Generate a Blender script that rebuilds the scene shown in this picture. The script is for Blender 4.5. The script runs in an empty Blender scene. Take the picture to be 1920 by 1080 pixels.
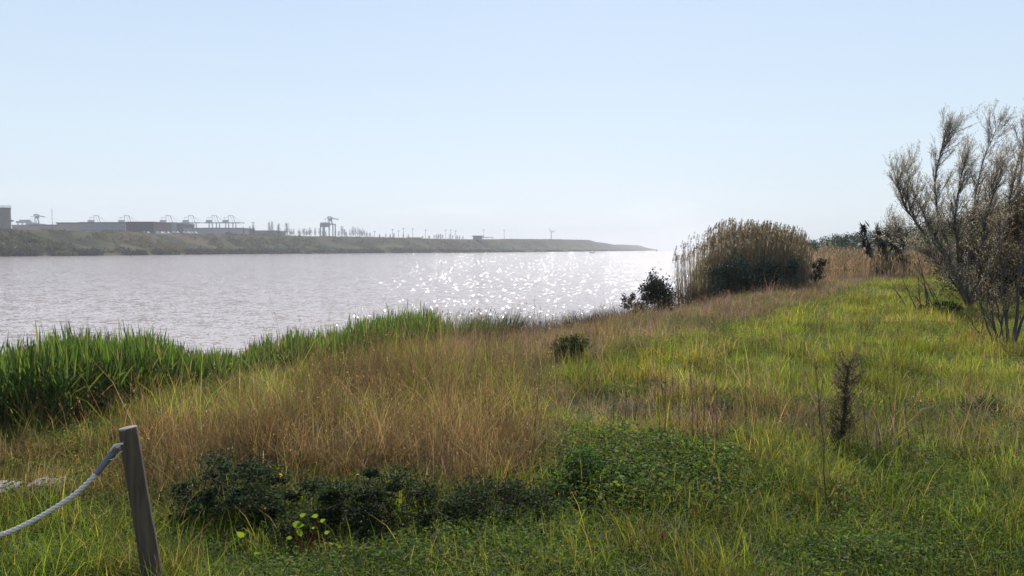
import bpy, math, random
import numpy as np
from mathutils import Vector

C = bpy.context.scene
R = np.random.RandomState(7)
random.seed(7)

# ------------------------------------------------------------------ camera
F, CX, CY, HOR, EYE = 1450.0, 960.0, 540.0, 468.0, 3.5
PITCH = math.atan((CY - HOR) / F)
cam_d = bpy.data.cameras.new('camera'); cam = bpy.data.objects.new('camera', cam_d)
C.collection.objects.link(cam); C.camera = cam
cam_d.sensor_width = 36.0; cam_d.lens = F / 1920.0 * 36.0
cam_d.clip_start = 0.05; cam_d.clip_end = 30000
cam.location = (0, 0, EYE); cam.rotation_euler = (math.pi / 2 - PITCH, 0, 0)

# ------------------------------------------------------------------ sky, sun, exposure
SUN_AZ, SUN_EL = math.radians(6.5), math.radians(40.0)      # azimuth to the right of the view
w = bpy.data.worlds.new('World'); C.world = w; w.use_nodes = True
nt = w.node_tree; nt.nodes.clear()
o_ = nt.nodes.new('ShaderNodeOutputWorld'); bg = nt.nodes.new('ShaderNodeBackground')
sky = nt.nodes.new('ShaderNodeTexSky'); sky.sky_type = 'NISHITA'; sky.sun_disc = False
sky.sun_elevation = SUN_EL; sky.sun_rotation = SUN_AZ
sky.air_density = 1.0; sky.dust_density = 0.9; sky.ozone_density = 2.2; sky.altitude = 0
tcw = nt.nodes.new('ShaderNodeTexCoord'); sx_ = nt.nodes.new('ShaderNodeSeparateXYZ'); rmp = nt.nodes.new('ShaderNodeValToRGB')
nt.links.new(tcw.outputs['Generated'], sx_.inputs[0]); nt.links.new(sx_.outputs[2], rmp.inputs[0])
e_ = rmp.color_ramp.elements; e_[0].position = 0.0; e_[0].color = (.73, .79, .86, 1); e_[1].position = 1.0; e_[1].color = (.09, .17, .42, 1)
for ps, cc in ((.05, (.70, .79, .88, 1)), (.14, (.645, .775, .885, 1)), (.32, (.535, .68, .88, 1))):
    q_ = e_.new(ps); q_.color = cc
SKYS = 0.085
sc_ = nt.nodes.new('ShaderNodeVectorMath'); sc_.operation = 'SCALE'; sc_.inputs[3].default_value = 0.93 / SKYS; nt.links.new(rmp.outputs[0], sc_.inputs[0])
mxs = nt.nodes.new('ShaderNodeMix'); mxs.data_type = 'RGBA'; mxs.inputs[0].default_value = 0.86
nt.links.new(sky.outputs[0], mxs.inputs[6]); nt.links.new(sc_.outputs[0], mxs.inputs[7])
# a faint low bank of cloud along the horizon
cm = nt.nodes.new('ShaderNodeMapping'); cm.inputs['Scale'].default_value = (1, 1, 5); cn = nt.nodes.new('ShaderNodeTexNoise'); cn.inputs['Scale'].default_value = 7; cn.inputs['Detail'].default_value = 7
cr_ = nt.nodes.new('ShaderNodeMapRange'); cr_.inputs[1].default_value = .48; cr_.inputs[2].default_value = .72
ch_ = nt.nodes.new('ShaderNodeMapRange'); ch_.inputs[1].default_value = .085; ch_.inputs[2].default_value = .015; ch_.inputs[3].default_value = 0; ch_.inputs[4].default_value = .55
cf = nt.nodes.new('ShaderNodeMath'); cf.operation = 'MULTIPLY'; nt.links.new(tcw.outputs['Generated'], cm.inputs[0]); nt.links.new(cm.outputs[0], cn.inputs[0]); nt.links.new(cn.outputs[0], cr_.inputs[0])
nt.links.new(sx_.outputs[2], ch_.inputs[0]); nt.links.new(cr_.outputs[0], cf.inputs[0]); nt.links.new(ch_.outputs[0], cf.inputs[1])
cmx = nt.nodes.new('ShaderNodeMix'); cmx.data_type = 'RGBA'; cmx.inputs[7].default_value = (.86 / SKYS, .88 / SKYS, .91 / SKYS, 1); nt.links.new(cf.outputs[0], cmx.inputs[0]); nt.links.new(mxs.outputs[2], cmx.inputs[6])
nt.links.new(cmx.outputs[2], bg.inputs[0]); nt.links.new(bg.outputs[0], o_.inputs[0])
bg.inputs[1].default_value = SKYS
sd = bpy.data.lights.new('sun', 'SUN'); so = bpy.data.objects.new('sun', sd); C.collection.objects.link(so)
sd.energy = 5.0; sd.angle = math.radians(0.53); sd.color = (1.0, 0.95, 0.87)
sv = Vector((math.sin(SUN_AZ) * math.cos(SUN_EL), math.cos(SUN_AZ) * math.cos(SUN_EL), math.sin(SUN_EL)))
so.rotation_euler = sv.to_track_quat('Z', 'Y').to_euler(); so.location = (0, 0, 30)
C.view_settings.view_transform = 'Standard'; C.view_settings.look = 'None'
C.view_settings.exposure = 0.27; C.view_settings.gamma = 1.0
C.cycles.max_bounces = 7; C.cycles.transmission_bounces = 4; C.cycles.transparent_max_bounces = 6
C.cycles.volume_bounces = 1

# ------------------------------------------------------------------ helpers
def tag(o, label=None, cat=None, group=None, kind=None):
    if label: o['label'] = label
    if cat: o['category'] = cat
    if group: o['group'] = group
    if kind: o['kind'] = kind
    return o

def empty(name, loc, label=None, cat=None, group=None, rz=0.0):
    o = bpy.data.objects.new(name, None); C.collection.objects.link(o)
    o.location = loc; o.rotation_euler = (0, 0, rz); o.empty_display_size = 0.2
    return tag(o, label, cat, group)

def link_mesh(name, V, T, mat, col=None, parent=None, origin=None, smooth=False, quads=None):
    """V (n,3) world verts, T (m,3) tris; parented meshes keep their world place."""
    V = np.asarray(V, np.float32).copy(); T = np.asarray(T, np.int32).reshape(-1, 3)
    if origin is not None: V -= np.asarray(origin, np.float32)
    m = bpy.data.meshes.new(name)
    m.vertices.add(len(V)); m.vertices.foreach_set('co', V.ravel())
    nt3 = len(T); nq = 0 if quads is None else len(quads)
    loops = T.ravel() if nq == 0 else np.concatenate([T.ravel(), np.asarray(quads, np.int32).ravel()])
    m.loops.add(len(loops)); m.loops.foreach_set('vertex_index', loops)
    m.polygons.add(nt3 + nq)
    st = np.arange(nt3) * 3
    if nq: st = np.concatenate([st, nt3 * 3 + np.arange(nq) * 4])
    m.polygons.foreach_set('loop_start', st.astype(np.int32))
    if col is not None:
        a = m.color_attributes.new('col', 'FLOAT_COLOR', 'POINT')
        c4 = np.ones((len(V), 4), np.float32); c4[:, :3] = col
        a.data.foreach_set('color', c4.ravel())
    m.update(calc_edges=True)
    m.polygons.foreach_set('use_smooth', np.full(nt3 + nq, smooth, bool))
    m.materials.append(mat)
    o = bpy.data.objects.new(name, m); C.collection.objects.link(o)
    if parent is not None: o.parent = parent
    if origin is not None and parent is None: o.location = origin
    return o

class Geo:
    def __init__(s): s.V = []; s.T = []; s.C = []; s.n = 0
    def add(s, V, T, col=(1, 1, 1)):
        V = np.asarray(V, np.float64).reshape(-1, 3)
        col = np.asarray(col, np.float64)
        if col.ndim == 1: col = np.tile(col, (len(V), 1))
        s.V.append(V); s.T.append(np.asarray(T, np.int64).reshape(-1, 3) + s.n); s.C.append(col); s.n += len(V)
        return s
    def build(s, name, mat, parent=None, origin=None, smooth=False):
        return link_mesh(name, np.concatenate(s.V), np.concatenate(s.T), mat, np.concatenate(s.C), parent, origin, smooth)
    def box(s, x0, x1, y0, y1, z0, z1, col=(1, 1, 1), rz=0.0, c=None):
        V = np.array([[x, y, z] for z in (z0, z1) for (x, y) in ((x0, y0), (x1, y0), (x1, y1), (x0, y1))], float)
        if rz:
            c = c or ((x0 + x1) / 2, (y0 + y1) / 2); ca, sa = math.cos(rz), math.sin(rz)
            dx, dy = V[:, 0] - c[0], V[:, 1] - c[1]
            V[:, 0] = c[0] + dx * ca - dy * sa; V[:, 1] = c[1] + dx * sa + dy * ca
        T = [(0, 2, 1), (0, 3, 2), (4, 5, 6), (4, 6, 7), (0, 1, 5), (0, 5, 4), (1, 2, 6), (1, 6, 5), (2, 3, 7), (2, 7, 6), (3, 0, 4), (3, 4, 7)]
        return s.add(V, T, col)
    def tube(s, pts, rad, col=(1, 1, 1), sides=6, caps=True):
        pts = np.asarray(pts, float); rad = np.broadcast_to(np.asarray(rad, float), (len(pts),))
        V, T = tubes(pts[None], rad[None], sides, caps)
        return s.add(V, T, col)

def nrm(a): return a / np.maximum(np.linalg.norm(a, axis=-1, keepdims=True), 1e-9)

def tubes(P, r, sides=4, caps=False):
    """P (B,K,3), r (B,K) -> verts, tris of B tubes"""
    B, K, _ = P.shape
    t = np.empty_like(P); t[:, 1:-1] = P[:, 2:] - P[:, :-2]; t[:, 0] = P[:, 1] - P[:, 0]; t[:, -1] = P[:, -1] - P[:, -2]
    t = nrm(t); avg = nrm(P[:, -1] - P[:, 0])
    ref = np.where(np.abs(avg[:, 2:3]) > 0.8, np.array([[1.0, 0, 0]]), np.array([[0, 0, 1.0]]))[:, None, :]
    u = nrm(np.cross(t, np.broadcast_to(ref, t.shape))); v = np.cross(t, u)
    a = np.arange(sides) * 2 * math.pi / sides
    ring = u[:, :, None, :] * np.cos(a)[None, None, :, None] + v[:, :, None, :] * np.sin(a)[None, None, :, None]
    V = (P[:, :, None, :] + ring * r[:, :, None, None]).reshape(-1, 3)
    b = np.arange(B)[:, None, None] * K * sides; k = np.arange(K - 1)[None, :, None] * sides
    i = np.arange(sides)[None, None, :]; j = (i + 1) % sides
    A = b + k + i; Bq = b + k + j; Cq = Bq + sides; D = A + sides
    T = np.concatenate([np.stack([A, Bq, Cq], -1).reshape(-1, 3), np.stack([A, Cq, D], -1).reshape(-1, 3)])
    if caps:
        for bb in range(B):
            for kk, fl in ((0, 1), (K - 1, 0)):
                o = (bb * K + kk) * sides
                for q in range(1, sides - 1):
                    T = np.concatenate([T, [[o, o + q + 1, o + q] if fl else [o, o + q, o + q + 1]]])
    return V, T

def blades(base, h, wd, az, lean, yaw, col, segs=3, stiff=2.0, tipcol=None):
    """grass blades: strips that taper and bend towards az"""
    N = len(base); L = segs
    ts = np.linspace(0, 1, L + 1)
    d = np.stack([np.cos(az), np.sin(az), 0 * az], -1); sd_ = np.stack([np.cos(yaw), np.sin(yaw), 0 * yaw], -1)
    V = np.empty((N, 2 * L + 1, 3)); Cc = np.empty((N, 2 * L + 1, 3))
    if tipcol is None: tipcol = col
    for k, t in enumerate(ts):
        p = base + d * (h * lean * t ** stiff)[:, None]
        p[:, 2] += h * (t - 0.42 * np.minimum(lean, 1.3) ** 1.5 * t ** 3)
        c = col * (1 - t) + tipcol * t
        if k < L:
            ww = (wd * 0.5 * (1 - t ** 1.6) * (0.65 + 0.7 * t if L > 2 else 1))[:, None] * sd_
            V[:, 2 * k] = p - ww; V[:, 2 * k + 1] = p + ww; Cc[:, 2 * k] = c; Cc[:, 2 * k + 1] = c
        else: V[:, 2 * L] = p; Cc[:, 2 * L] = c
    tr = []
    for k in range(L - 1):
        a = 2 * k; tr += [(a, a + 1, a + 3), (a, a + 3, a + 2)]
    tr.append((2 * L - 2, 2 * L - 1, 2 * L))
    T = (np.arange(N)[:, None, None] * (2 * L + 1) + np.array(tr)[None]).reshape(-1, 3)
    return V.reshape(-1, 3), T, Cc.reshape(-1, 3)

def leafq(c, ax, ln, wd, col, roll=None):
    """diamond leaves with a slight fold; c centre (N,3), ax long axis"""
    N = len(c); ax = nrm(ax); rnd = nrm(R.normal(size=(N, 3)))
    s_ = nrm(np.cross(ax, rnd)); n_ = np.cross(ax, s_)
    ln = np.asarray(ln)[..., None] if np.ndim(ln) else ln; wd = np.asarray(wd)[..., None] if np.ndim(wd) else wd
    V = np.stack([c - ax * ln * .5, c + s_ * wd * .5 - ax * ln * .05 + n_ * wd * .15, c + ax * ln * .5, c - s_ * wd * .5 - ax * ln * .05 + n_ * wd * .15], 1).reshape(-1, 3)
    T = (np.arange(N)[:, None, None] * 4 + np.array([(0, 1, 2), (0, 2, 3)])[None]).reshape(-1, 3)
    return V, T, np.repeat(col, 4, axis=0)

# value noise
_tab = R.rand(256, 256)
def vn(x, y):
    xi = np.floor(x).astype(int); yi = np.floor(y).astype(int); fx = x - xi; fy = y - yi
    fx = fx * fx * (3 - 2 * fx); fy = fy * fy * (3 - 2 * fy)
    a = _tab[xi % 256, yi % 256]; b = _tab[(xi + 1) % 256, yi % 256]; c = _tab[xi % 256, (yi + 1) % 256]; d = _tab[(xi + 1) % 256, (yi + 1) % 256]
    return (a * (1 - fx) + b * fx) * (1 - fy) + (c * (1 - fx) + d * fx) * fy
def fbm(x, y, o=3):
    s = 0; a = .5; t = 0
    for k in range(o):
        s = s + a * vn(x * 2 ** k + 17.3 * k, y * 2 ** k + 5.1 * k); t += a; a *= .5
    return s / t
def sm(x, a=0.0, b=1.0):
    t = np.clip((x - a) / (b - a), 0, 1); return t * t * (3 - 2 * t)

# photograph pixel (1920 wide) and distance along the view -> world point
CP, SP = math.cos(PITCH), math.sin(PITCH)
def P(px, py, Y):
    u = (px - CX) / F; v = (CY - py) / F
    dy = CP + v * SP; dz = -SP + v * CP
    return np.array([u * Y / dy, Y, EYE + dz * Y / dy])
def proj(x, y, z):
    dz = z - EYE; f = y * CP - dz * SP; up = y * SP + dz * CP
    f = np.maximum(f, 0.05)
    return CX + F * x / f, CY - F * up / f

SHORE = np.array([(-90, -90), (-32, -22), (-19, 0), (-13.5, 8), (-9.6, 14), (-7.4, 17), (-5.0, 19.8), (-2.6, 25), (0.8, 27.5), (3.6, 31.5), (6.3, 37),
                  (10.3, 46), (16, 70), (60, 250), (250, 900), (700, 2400), (2200, 8000)], float)
def sdist(x, y):
    x = np.asarray(x, float); y = np.asarray(y, float); best = np.full(x.shape, 1e9); sgn = np.ones(x.shape)
    for a, b in zip(SHORE[:-1], SHORE[1:]):
        d = b - a; L2 = d @ d
        t = np.clip(((x - a[0]) * d[0] + (y - a[1]) * d[1]) / L2, 0, 1)
        dx = x - a[0] - t * d[0]; dy = y - a[1] - t * d[1]; q = dx * dx + dy * dy
        s_ = np.where(d[0] * (y - a[1]) - d[1] * (x - a[0]) < 0, 1.0, -1.0)
        m = q < best; best = np.where(m, q, best); sgn = np.where(m, s_, sgn)
    return np.sqrt(best) * sgn
def hgt(x, y):
    x = np.asarray(x, float); y = np.asarray(y, float)
    d = sdist(x, y); wdt = 9.5 - 3.8 * sm(y, 20, 34)
    h = 0.02 + 1.88 * sm(d / wdt) + (fbm(x * .35, y * .35) - .5) * .22 * sm(d, 1, 5) + (fbm(x * 1.7 + 9, y * 1.7) - .5) * .10 * sm(d, 0, 3)
    h = np.where(d < 0, np.maximum(-2.0, 0.02 + d * .16), h)
    h = h + 5.5 * sm(x - 0.33 * y, 5, 60) * sm(y, 90, 260)        # wooded rise beyond the right bank
    return h

# ------------------------------------------------------------------ materials
def mat_new(name):
    m = bpy.data.materials.new(name); m.use_nodes = True; n = m.node_tree.nodes; n.clear()
    return m, n, m.node_tree.links
def leaf_mat(name, trans=0.4, rough=.45, spec=.35, tint=(1.15, 1.1, .6)):
    m, n, l = mat_new(name)
    o = n.new('ShaderNodeOutputMaterial'); a = n.new('ShaderNodeVertexColor'); a.layer_name = 'col'
    p = n.new('ShaderNodeBsdfPrincipled'); p.inputs['Roughness'].default_value = rough; p.inputs['Specular IOR Level'].default_value = spec
    t = n.new('ShaderNodeBsdfTranslucent'); mx = n.new('ShaderNodeMixShader'); mx.inputs[0].default_value = trans
    mu = n.new('ShaderNodeMix'); mu.data_type = 'RGBA'; mu.blend_type = 'MULTIPLY'; mu.inputs[0].default_value = 1.0
    mu.inputs[7].default_value = (*tint, 1)
    l.new(a.outputs[0], mu.inputs[6]); l.new(mu.outputs[2], t.inputs[0]); l.new(a.outputs[0], p.inputs['Base Color'])
    l.new(p.outputs[0], mx.inputs[1]); l.new(t.outputs[0], mx.inputs[2]); l.new(mx.outputs[0], o.inputs[0])
    return m
def plain_mat(name, c1, c2, scale=4.0, rough=.85, bump=.0, stretch=(1, 1, 1), metal=0.0, vcol=False):
    m, n, l = mat_new(name)
    o = n.new('ShaderNodeOutputMaterial'); p = n.new('ShaderNodeBsdfPrincipled'); l.new(p.outputs[0], o.inputs[0])
    p.inputs['Roughness'].default_value = rough; p.inputs['Metallic'].default_value = metal; p.inputs['Specular IOR Level'].default_value = .3
    tc = n.new('ShaderNodeTexCoord'); mp = n.new('ShaderNodeMapping'); mp.inputs['Scale'].default_value = stretch
    nz = n.new('ShaderNodeTexNoise'); nz.inputs['Scale'].default_value = scale; nz.inputs['Detail'].default_value = 6
    mx = n.new('ShaderNodeMix'); mx.data_type = 'RGBA'; mx.inputs[6].default_value = (*c1, 1); mx.inputs[7].default_value = (*c2, 1)
    l.new(tc.outputs['Object'], mp.inputs[0]); l.new(mp.outputs[0], nz.inputs[0]); l.new(nz.outputs[0], mx.inputs[0])
    l.new(mx.outputs[2], p.inputs['Base Color'])
    if bump:
        b = n.new('ShaderNodeBump'); b.inputs['Strength'].default_value = bump; b.inputs['Distance'].default_value = .01
        l.new(nz.outputs[0], b.inputs['Height']); l.new(b.outputs[0], p.inputs['Normal'])
    return m
M_GRASS = leaf_mat('grass_blades', .6, .5, .18, (1.9, 1.75, .8))
M_DRY = leaf_mat('dry_grass', .6, .6, .15, (1.4, 1.3, 1.0))
M_REED = leaf_mat('reed_leaves', .5, .5, .25, (1.4, 1.35, .7))
M_LEAF = leaf_mat('shrub_leaves', .45, .6, .12, (1.5, 1.5, .7))
M_DARKLEAF = leaf_mat('dark_leaves', .12, .5, .25)
M_BARK = plain_mat('bark', (.05, .042, .036), (.11, .095, .08), 18, .9, .4, (1, 1, .25))
M_STALK = plain_mat('dry_stalk_bark', (.05, .035, .025), (.1, .075, .05), 30, .8)
M_FARLEAF = leaf_mat('far_foliage', .2, .8, .1)

# water
WA = (.14, .38, .45)
def water_mat():
    m, n, l = mat_new('river_water')
    o = n.new('ShaderNodeOutputMaterial'); p = n.new('ShaderNodeBsdfPrincipled'); l.new(p.outputs[0], o.inputs[0])
    p.inputs['Base Color'].default_value = (.45, .35, .315, 1); p.inputs['Roughness'].default_value = .09
    p.inputs['IOR'].default_value = 1.33
    g = n.new('ShaderNodeNewGeometry'); acc = None; prev = None
    # random wave slopes: two independent noise channels tilt the normal in x and y
    for sc, amp, det, st in ((0.45, WA[0], 2, (1.0, 1.5, 1)), (1.7, WA[1], 2, (1.0, 1.25, 1)), (6.0, WA[2], 1, (1, 1, 1))):
        mp = n.new('ShaderNodeMapping'); mp.inputs['Scale'].default_value = st; mp.inputs['Rotation'].default_value = (0, 0, .35)
        nz = n.new('ShaderNodeTexNoise'); nz.inputs['Scale'].default_value = sc; nz.inputs['Detail'].default_value = det
        v1 = n.new('ShaderNodeVectorMath'); v1.operation = 'SUBTRACT'; v1.inputs[1].default_value = (.5, .5, .5)
        v2 = n.new('ShaderNodeVectorMath'); v2.operation = 'MULTIPLY'; v2.inputs[1].default_value = (amp, amp, 0)
        l.new(g.outputs['Position'], mp.inputs[0]); l.new(mp.outputs[0], nz.inputs[0]); l.new(nz.outputs['Color'], v1.inputs[0]); l.new(v1.outputs[0], v2.inputs[0])
        if prev is not None:
            ad = n.new('ShaderNodeVectorMath'); l.new(prev.outputs[0], ad.inputs[0]); l.new(v2.outputs[0], ad.inputs[1]); prev = ad
        else: prev = v2
    # scattered steep wavelet faces added for sparkle, tilts biased towards viewer and sun
    vo = n.new('ShaderNodeTexVoronoi'); vo.inputs['Scale'].default_value = 9.0; l.new(g.outputs['Position'], vo.inputs[0])
    sp = n.new('ShaderNodeSeparateXYZ'); l.new(vo.outputs['Color'], sp.inputs[0])
    def mth(op, a_, b_):
        q_ = n.new('ShaderNodeMath'); q_.operation = op
        for i_, v_ in enumerate((a_, b_)):
            if isinstance(v_, float): q_.inputs[i_].default_value = v_
            else: l.new(v_, q_.inputs[i_])
        return q_.outputs[0]
    act = mth('GREATER_THAN', sp.outputs[2], .925)
    cx_ = n.new('ShaderNodeCombineXYZ'); l.new(mth('MULTIPLY', mth('MULTIPLY', mth('SUBTRACT', sp.outputs[0], .42), .55), act), cx_.inputs[0])
    l.new(mth('MULTIPLY', mth('MULTIPLY', mth('ADD', sp.outputs[1], .5), -.36), act), cx_.inputs[1])
    ad = n.new('ShaderNodeVectorMath'); l.new(prev.outputs[0], ad.inputs[0]); l.new(cx_.outputs[0], ad.inputs[1]); prev = ad
    up_ = n.new('ShaderNodeVectorMath'); up_.inputs[1].default_value = (0, 0, 1); nm_ = n.new('ShaderNodeVectorMath'); nm_.operation = 'NORMALIZE'
    l.new(prev.outputs[0], up_.inputs[0]); l.new(up_.outputs[0], nm_.inputs[0]); l.new(nm_.outputs[0], p.inputs['Normal'])
    return m
WMAX = 9500.0
xs = np.array([-WMAX, -3000, -800, -200, 0, 200, 800, 3000, WMAX]); ys = np.array([-200, -40, 0, 60, 200, 600, 1500, 4000, WMAX])
Vw = np.array([(x, y, 0.0) for y in ys for x in xs]); q = []
for j in range(8):
    for i in range(8):
        a = j * 9 + i; q += [(a, a + 1, a + 10), (a, a + 10, a + 9)]
tag(link_mesh('water', Vw, q, water_mat()), kind='structure')

# near ground: polar sheet round the camera
def ground_mat():
    m, n, l = mat_new('soil_and_thatch')
    o = n.new('ShaderNodeOutputMaterial'); p = n.new('ShaderNodeBsdfPrincipled'); l.new(p.outputs[0], o.inputs[0]); p.inputs['Roughness'].default_value = .95
    p.inputs['Specular IOR Level'].default_value = .1
    g = n.new('ShaderNodeNewGeometry'); cr = n.new('ShaderNodeValToRGB')
    nz = n.new('ShaderNodeTexNoise'); nz.inputs['Scale'].default_value = 2.5; nz.inputs['Detail'].default_value = 9; nz.inputs['Roughness'].default_value = .7
    e = cr.color_ramp.elements; e[0].position = .35; e[0].color = (.025, .03, .012, 1); e[1].position = .65; e[1].color = (.10, .085, .04, 1)
    k = e.new(.5); k.color = (.05, .055, .02, 1)
    b = n.new('ShaderNodeBump'); b.inputs['Distance'].default_value = .05
    l.new(g.outputs['Position'], nz.inputs[0]); l.new(nz.outputs[0], cr.inputs[0]); l.new(cr.outputs[0], p.inputs['Base Color'])
    l.new(nz.outputs[0], b.inputs['Height']); l.new(b.outputs[0], p.inputs['Normal'])
    return m
rr = np.concatenate([[0.01], np.geomspace(1.2, 9000, 230)])
aa = np.radians(np.concatenate([np.linspace(-178, -50, 40), np.linspace(-48, 48, 260), np.linspace(50, 178, 40)]))
RR, AA = np.meshgrid(rr, aa, indexing='ij'); gx = RR * np.sin(AA); gy = RR * np.cos(AA); gz = hgt(gx, gy)
nA = len(aa); ii, jj = np.meshgrid(np.arange(len(rr) - 1), np.arange(nA), indexing='ij'); jn = (jj + 1) % nA
a = ii * nA + jj; b = ii * nA + jn; c = b + nA; d = a + nA
T = np.concatenate([np.stack([a, b, c], -1).reshape(-1, 3), np.stack([a, c, d], -1).reshape(-1, 3)])[:, ::-1]
tag(link_mesh('ground', np.stack([gx, gy, gz], -1).reshape(-1, 3), T, ground_mat(), smooth=True), kind='structure')

# ------------------------------------------------------------------ far bank
FD = nrm(np.array([-1.0, 0.22]))
yw = np.array([(-420, 488.5), (-150, 483.5), (0, 481), (300, 478.0), (450, 476.3), (640, 475.0), (900, 473.4), (1040, 472.2), (1110, 471.4), (1180, 470.5), (1238, 469.7)])
def Sfar():
    pts = []
    for px, y in yw:
        D = EYE * F / (y - HOR); pts.append(((px - CX) / F * D, D))
    return np.array(pts)
SF = Sfar()
_s = np.linspace(0, len(SF) - 1, 200); SX = np.interp(_s, np.arange(len(SF)), SF[:, 0]); SY = np.interp(_s, np.arange(len(SF)), SF[:, 1])
ytop = np.array([(-600, 430), (0, 430), (60, 431), (140, 433), (240, 434), (290, 438), (380, 439), (455, 440), (520, 441), (560, 442.5), (640, 444), (700, 444.5), (790, 447), (880, 449.5), (910, 450), (945, 448), (1040, 448.6), (1104, 450), (1112, 453.5), (1125, 454.5), (1150, 459), (1165, 458.5), (1200, 460), (1216, 461), (1236, 465.5), (1245, 467.5), (1400, 468.2)])
def crest(s_x, s_y):
    w_ = np.where(s_y > 1200, 40 + (s_y - 1200) * .03, 40.0)
    cx = s_x + FD[0] * w_; cy = s_y + FD[1] * w_; px = CX + F * cx / cy
    return EYE + (HOR - np.interp(px, ytop[:, 0], ytop[:, 1])) / F * cy
CZ = crest(SX, SY)
K_ = SX * FD[1] - SY * FD[0]                       # monotone shear coordinate
def far_z(x, y):
    x = np.asarray(x, float); y = np.asarray(y, float); k = x * FD[1] - y * FD[0]
    sx = np.interp(k, K_, SX); sy = np.interp(k, K_, SY); cz = np.interp(k, K_, CZ)
    v = (x - sx) * FD[0] + (y - sy) * FD[1]; wd = np.where(sy > 1200, 40 + (sy - 1200) * .03, 40.0)
    prof = .05 + .2 * sm(v, 0, 2) + (cz - .25) * (.38 * sm(v / wd, 0, .42) + .62 * sm(v / wd, .38, 1))
    return np.where(v < 0, v * .3, prof - .3 * sm(v / wd, 1, 1.3)) + (fbm(x * .08, y * .08) - .5) * 1.4 * sm(v, 1, 10) * (1 - sm(v / wd, .75, 1))
vv = np.array([-8, -2, 0, 1, 2, 4, 7, 10, 14, 18, 22, 26, 30, 33, 36, 38, 40, 44, 50, 60, 90, 150, 300, 700, 1500, 3000.])
kk_ = np.linspace(K_[0], K_[-1], 420)
sx = np.interp(kk_, K_, SX); sy = np.interp(kk_, K_, SY)
mul = np.where(sy > 1200, 1 + (sy - 1200) * .00075, 1.0)
FX = sx[:, None] + FD[0] * vv * mul[:, None]; FY = sy[:, None] + FD[1] * vv * mul[:, None]
FZ = far_z(FX, FY)
nV = len(vv); ii, jj = np.meshgrid(np.arange(len(kk_) - 1), np.arange(nV - 1), indexing='ij')
a = ii * nV + jj; b = a + 1; c = a + nV + 1; d = a + nV
T = np.concatenate([np.stack([a, c, b], -1).reshape(-1, 3), np.stack([a, d, c], -1).reshape(-1, 3)])
def farbank_mat():
    m, n, l = mat_new('embankment_scrub')
    o = n.new('ShaderNodeOutputMaterial'); p = n.new('ShaderNodeBsdfPrincipled'); l.new(p.outputs[0], o.inputs[0]); p.inputs['Roughness'].default_value = 1
    p.inputs['Specular IOR Level'].default_value = .05
    g = n.new('ShaderNodeNewGeometry'); cr = n.new('ShaderNodeValToRGB')
    nz = n.new('ShaderNodeTexNoise'); nz.inputs['Scale'].default_value = .035; nz.inputs['Detail'].default_value = 8; nz.inputs['Roughness'].default_value = .65
    e = cr.color_ramp.elements; e[0].position = .38; e[0].color = (.016, .018, .014, 1); e[1].position = .62; e[1].color = (.085, .066, .042, 1)
    k = e.new(.5); k.color = (.055, .065, .024, 1)
    l.new(g.outputs['Position'], nz.inputs[0]); l.new(nz.outputs[0], cr.inputs[0]); l.new(cr.outputs[0], p.inputs['Base Color'])
    return m
tag(link_mesh('far_bank', np.stack([FX, FY, FZ], -1).reshape(-1, 3), T, farbank_mat(), smooth=True), kind='structure')

def far_at(px, D):
    x = (px - CX) / F * D; return x, float(far_z(x, D))

def Dv(px, v):
    D = np.linspace(300, 3000, 2701); x = (px - CX) / F * D; k = x * FD[1] - D * FD[0]
    q_ = (x - np.interp(k, K_, SX)) * FD[0] + (D - np.interp(k, K_, SY)) * FD[1]; ok = q_ > v
    return float(D[np.argmax(ok)])
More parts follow.
